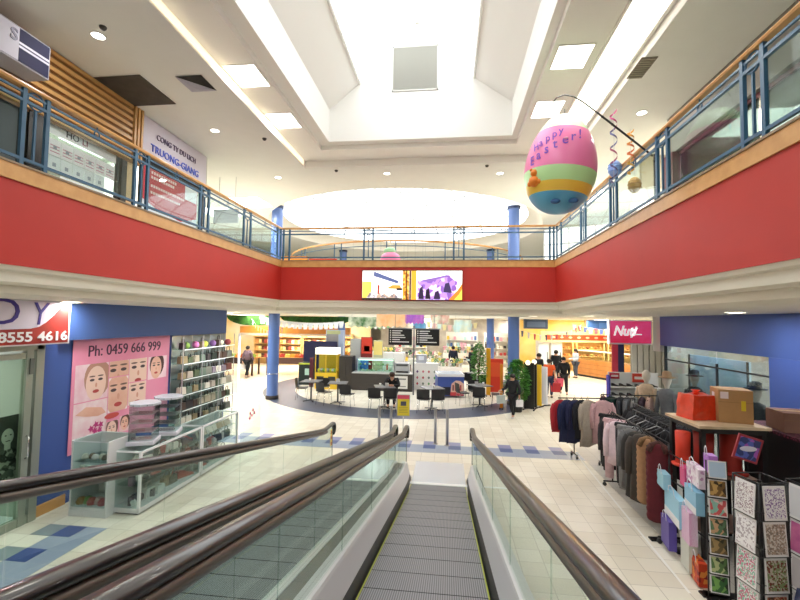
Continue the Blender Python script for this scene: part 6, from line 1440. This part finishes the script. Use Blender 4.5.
    ks=[V['pel']+Vector((0,0,.02*s)),'hl','hr','kl','kr',V['kl'].lerp(V['al'],.93),V['kr'].lerp(V['ar'],.93)]
    sub_skin('trousers',ks,[(0,1),(0,2),(1,3),(2,4),(3,5),(4,6)],[.095,.068,.068,.046,.046,.036,.036],mat(bottom,.85,noise_amt=.1,nscale=12))
    for a,f in (('al','fl'),('ar','fr')):
        b=MB(); A,B=V[a]-Vector((0,0,.02*s)),V[f]; b.tube([A+(A-B)*.25+Vector((0,0,.004*s)),A,A.lerp(B,.6),B],[.018*s,.028*s,.027*s,.016*s],8,True,True,.8); b.build('shoe',mat(shoes,.5),t)
    return t,V
WALK=dict(kl=(.055,-.05,.29),al=(.055,-.09,.05),fl=(.058,-.16,.03),kr=(-.055,.03,.28),ar=(-.055,.13,.075),fr=(-.058,.07,.022),el=(.14,.05,.65),wl=(.14,.04,.50),er=(-.14,-.03,.65),wr=(-.14,-.12,.54))
def bag(x,y,z,lab,c,s=1,rz=0):
    t=thing('shopping_bag',lab,'bag',(x,y,z),rz); b=MB(); b.prism([(-.15*s,0),(.15*s,0),(.17*s,.3*s),(-.17*s,.3*s)],'y',-.05*s,.05*s); b.build('bag_body',mat(c,.5,noise_amt=.1,nscale=10),t)
    b=MB(); b.tube([(-.09*s,0,.29*s),(-.05*s,0,.38*s),(0,0,.42*s),(.05*s,0,.38*s),(.09*s,0,.29*s)],.008*s,5); b.build('handles',mat(c,.5),t)
def world(t,V,k): 
    a=t.rotation_euler[2]; v=V[k]; return (t.location.x+v.x*math.cos(a)-v.y*math.sin(a),t.location.y+v.x*math.sin(a)+v.y*math.cos(a),v.z)
def hold(t,V,k,lab,c,s=1,rz=0):
    x,y,z=world(t,V,k); bag(x,y,z-.42*s-.05,lab,c,s,rz)
t,V=person('person in a mauve grey top and black trousers walking away at the far left',-10.15,20.4,165,1.68,WALK,'#7a6470','#17171b','#b9a8a0','#2a1f1c')
hold(t,V,'wl','white plastic bag carried by the person walking away at the far left','#e8e0e4',.9)
SIT=dict(pel=(0,.0,.29),wai=(0,-.02,.38),che=(0,-.07,.50),nec=(0,-.12,.595),hed=(0,-.145,.64),top=(0,-.15,.715),sl=(.105,-.09,.565),el=(.16,-.20,.45),wl=(.03,-.32,.475),sr=(-.105,-.09,.565),er=(-.16,-.20,.45),wr=(-.03,-.32,.475),
  hl=(.05,-.02,.285),kl=(.065,-.26,.28),al=(.065,-.25,.045),fl=(.068,-.33,.02),hr=(-.05,-.02,.285),kr=(-.065,-.26,.28),ar=(-.065,-.25,.045),fr=(-.068,-.33,.02))
t,V=person('person in a black jacket seated at a cafe table leaning on folded hands',-1.98,14.98,2,1.66,SIT,'#15161a','#202228','#202022','#3a2620','#d8a88c')
t,V=person('child in a black jacket walking with a pale bag in front of the leafy plant',2.02,13.75,-35,1.42,dict(WALK,wr=(-.2,-.16,.60)),'#1f2126','#1b1c20','#d8d8d8','#1f1a18')
hold(t,V,'wr','pale grey bag carried by the child by the leafy plant','#b9c4c0',.85,.5)
hold(t,V,'wl','white bag held low by the child by the leafy plant','#e8e8ea',.7,.2)
t,V=person('person in an orange top and dark shorts behind the white partition board',4.05,17.7,150,1.6,{},'#f0622c','#2c3450','#3a3a3c','#2a2020',sleeve=0)
hold(t,V,'wr','red shopping bag beside the person in orange','#c02c34',1.2)
t,V=person('person in a black jacket walking toward the photo, pink bag in hand',4.85,18.6,-5,1.62,WALK,'#1d1e22','#2b2d30','#8a8a8a','#1f1a1a')
hold(t,V,'wr','pink shopping bag carried by the person in the black jacket','#e8607a',1.1)
person('person in dark clothes standing with the back turned in front of the bakery',5.2,21.3,175,1.75,{},'#15161a','#1c1d22')
t,V=person('woman in a pale blue top and grey trousers at the bakery counter',7.0,24.4,-75,1.66,dict(wl=(.1,-.2,.62),wr=(-.1,-.2,.62)),'#c4d2e4','#4a5060','#2a2a2c','#1f1a1a',long_hair=True)
person('person in a black shirt standing behind the partition boards',3.95,19.2,-60,1.72,dict(wl=(.1,-.17,.66),wr=(-.1,-.17,.66)),'#26272c','#3a3a40')
person('person in a navy jacket among the flower stalls, left one of two',.25,23.7,160,1.7,{},'#1c2238','#232634')
person('person in dark clothes at the flower stalls, right one of two',1.25,22.6,-140,1.72,dict(wl=(.12,-.18,.66)),'#202026','#2a2a30')
person('person in a grey and white top far back between the right columns',2.55,26.5,20,1.7,{},'#8a98a4','#3a4048')
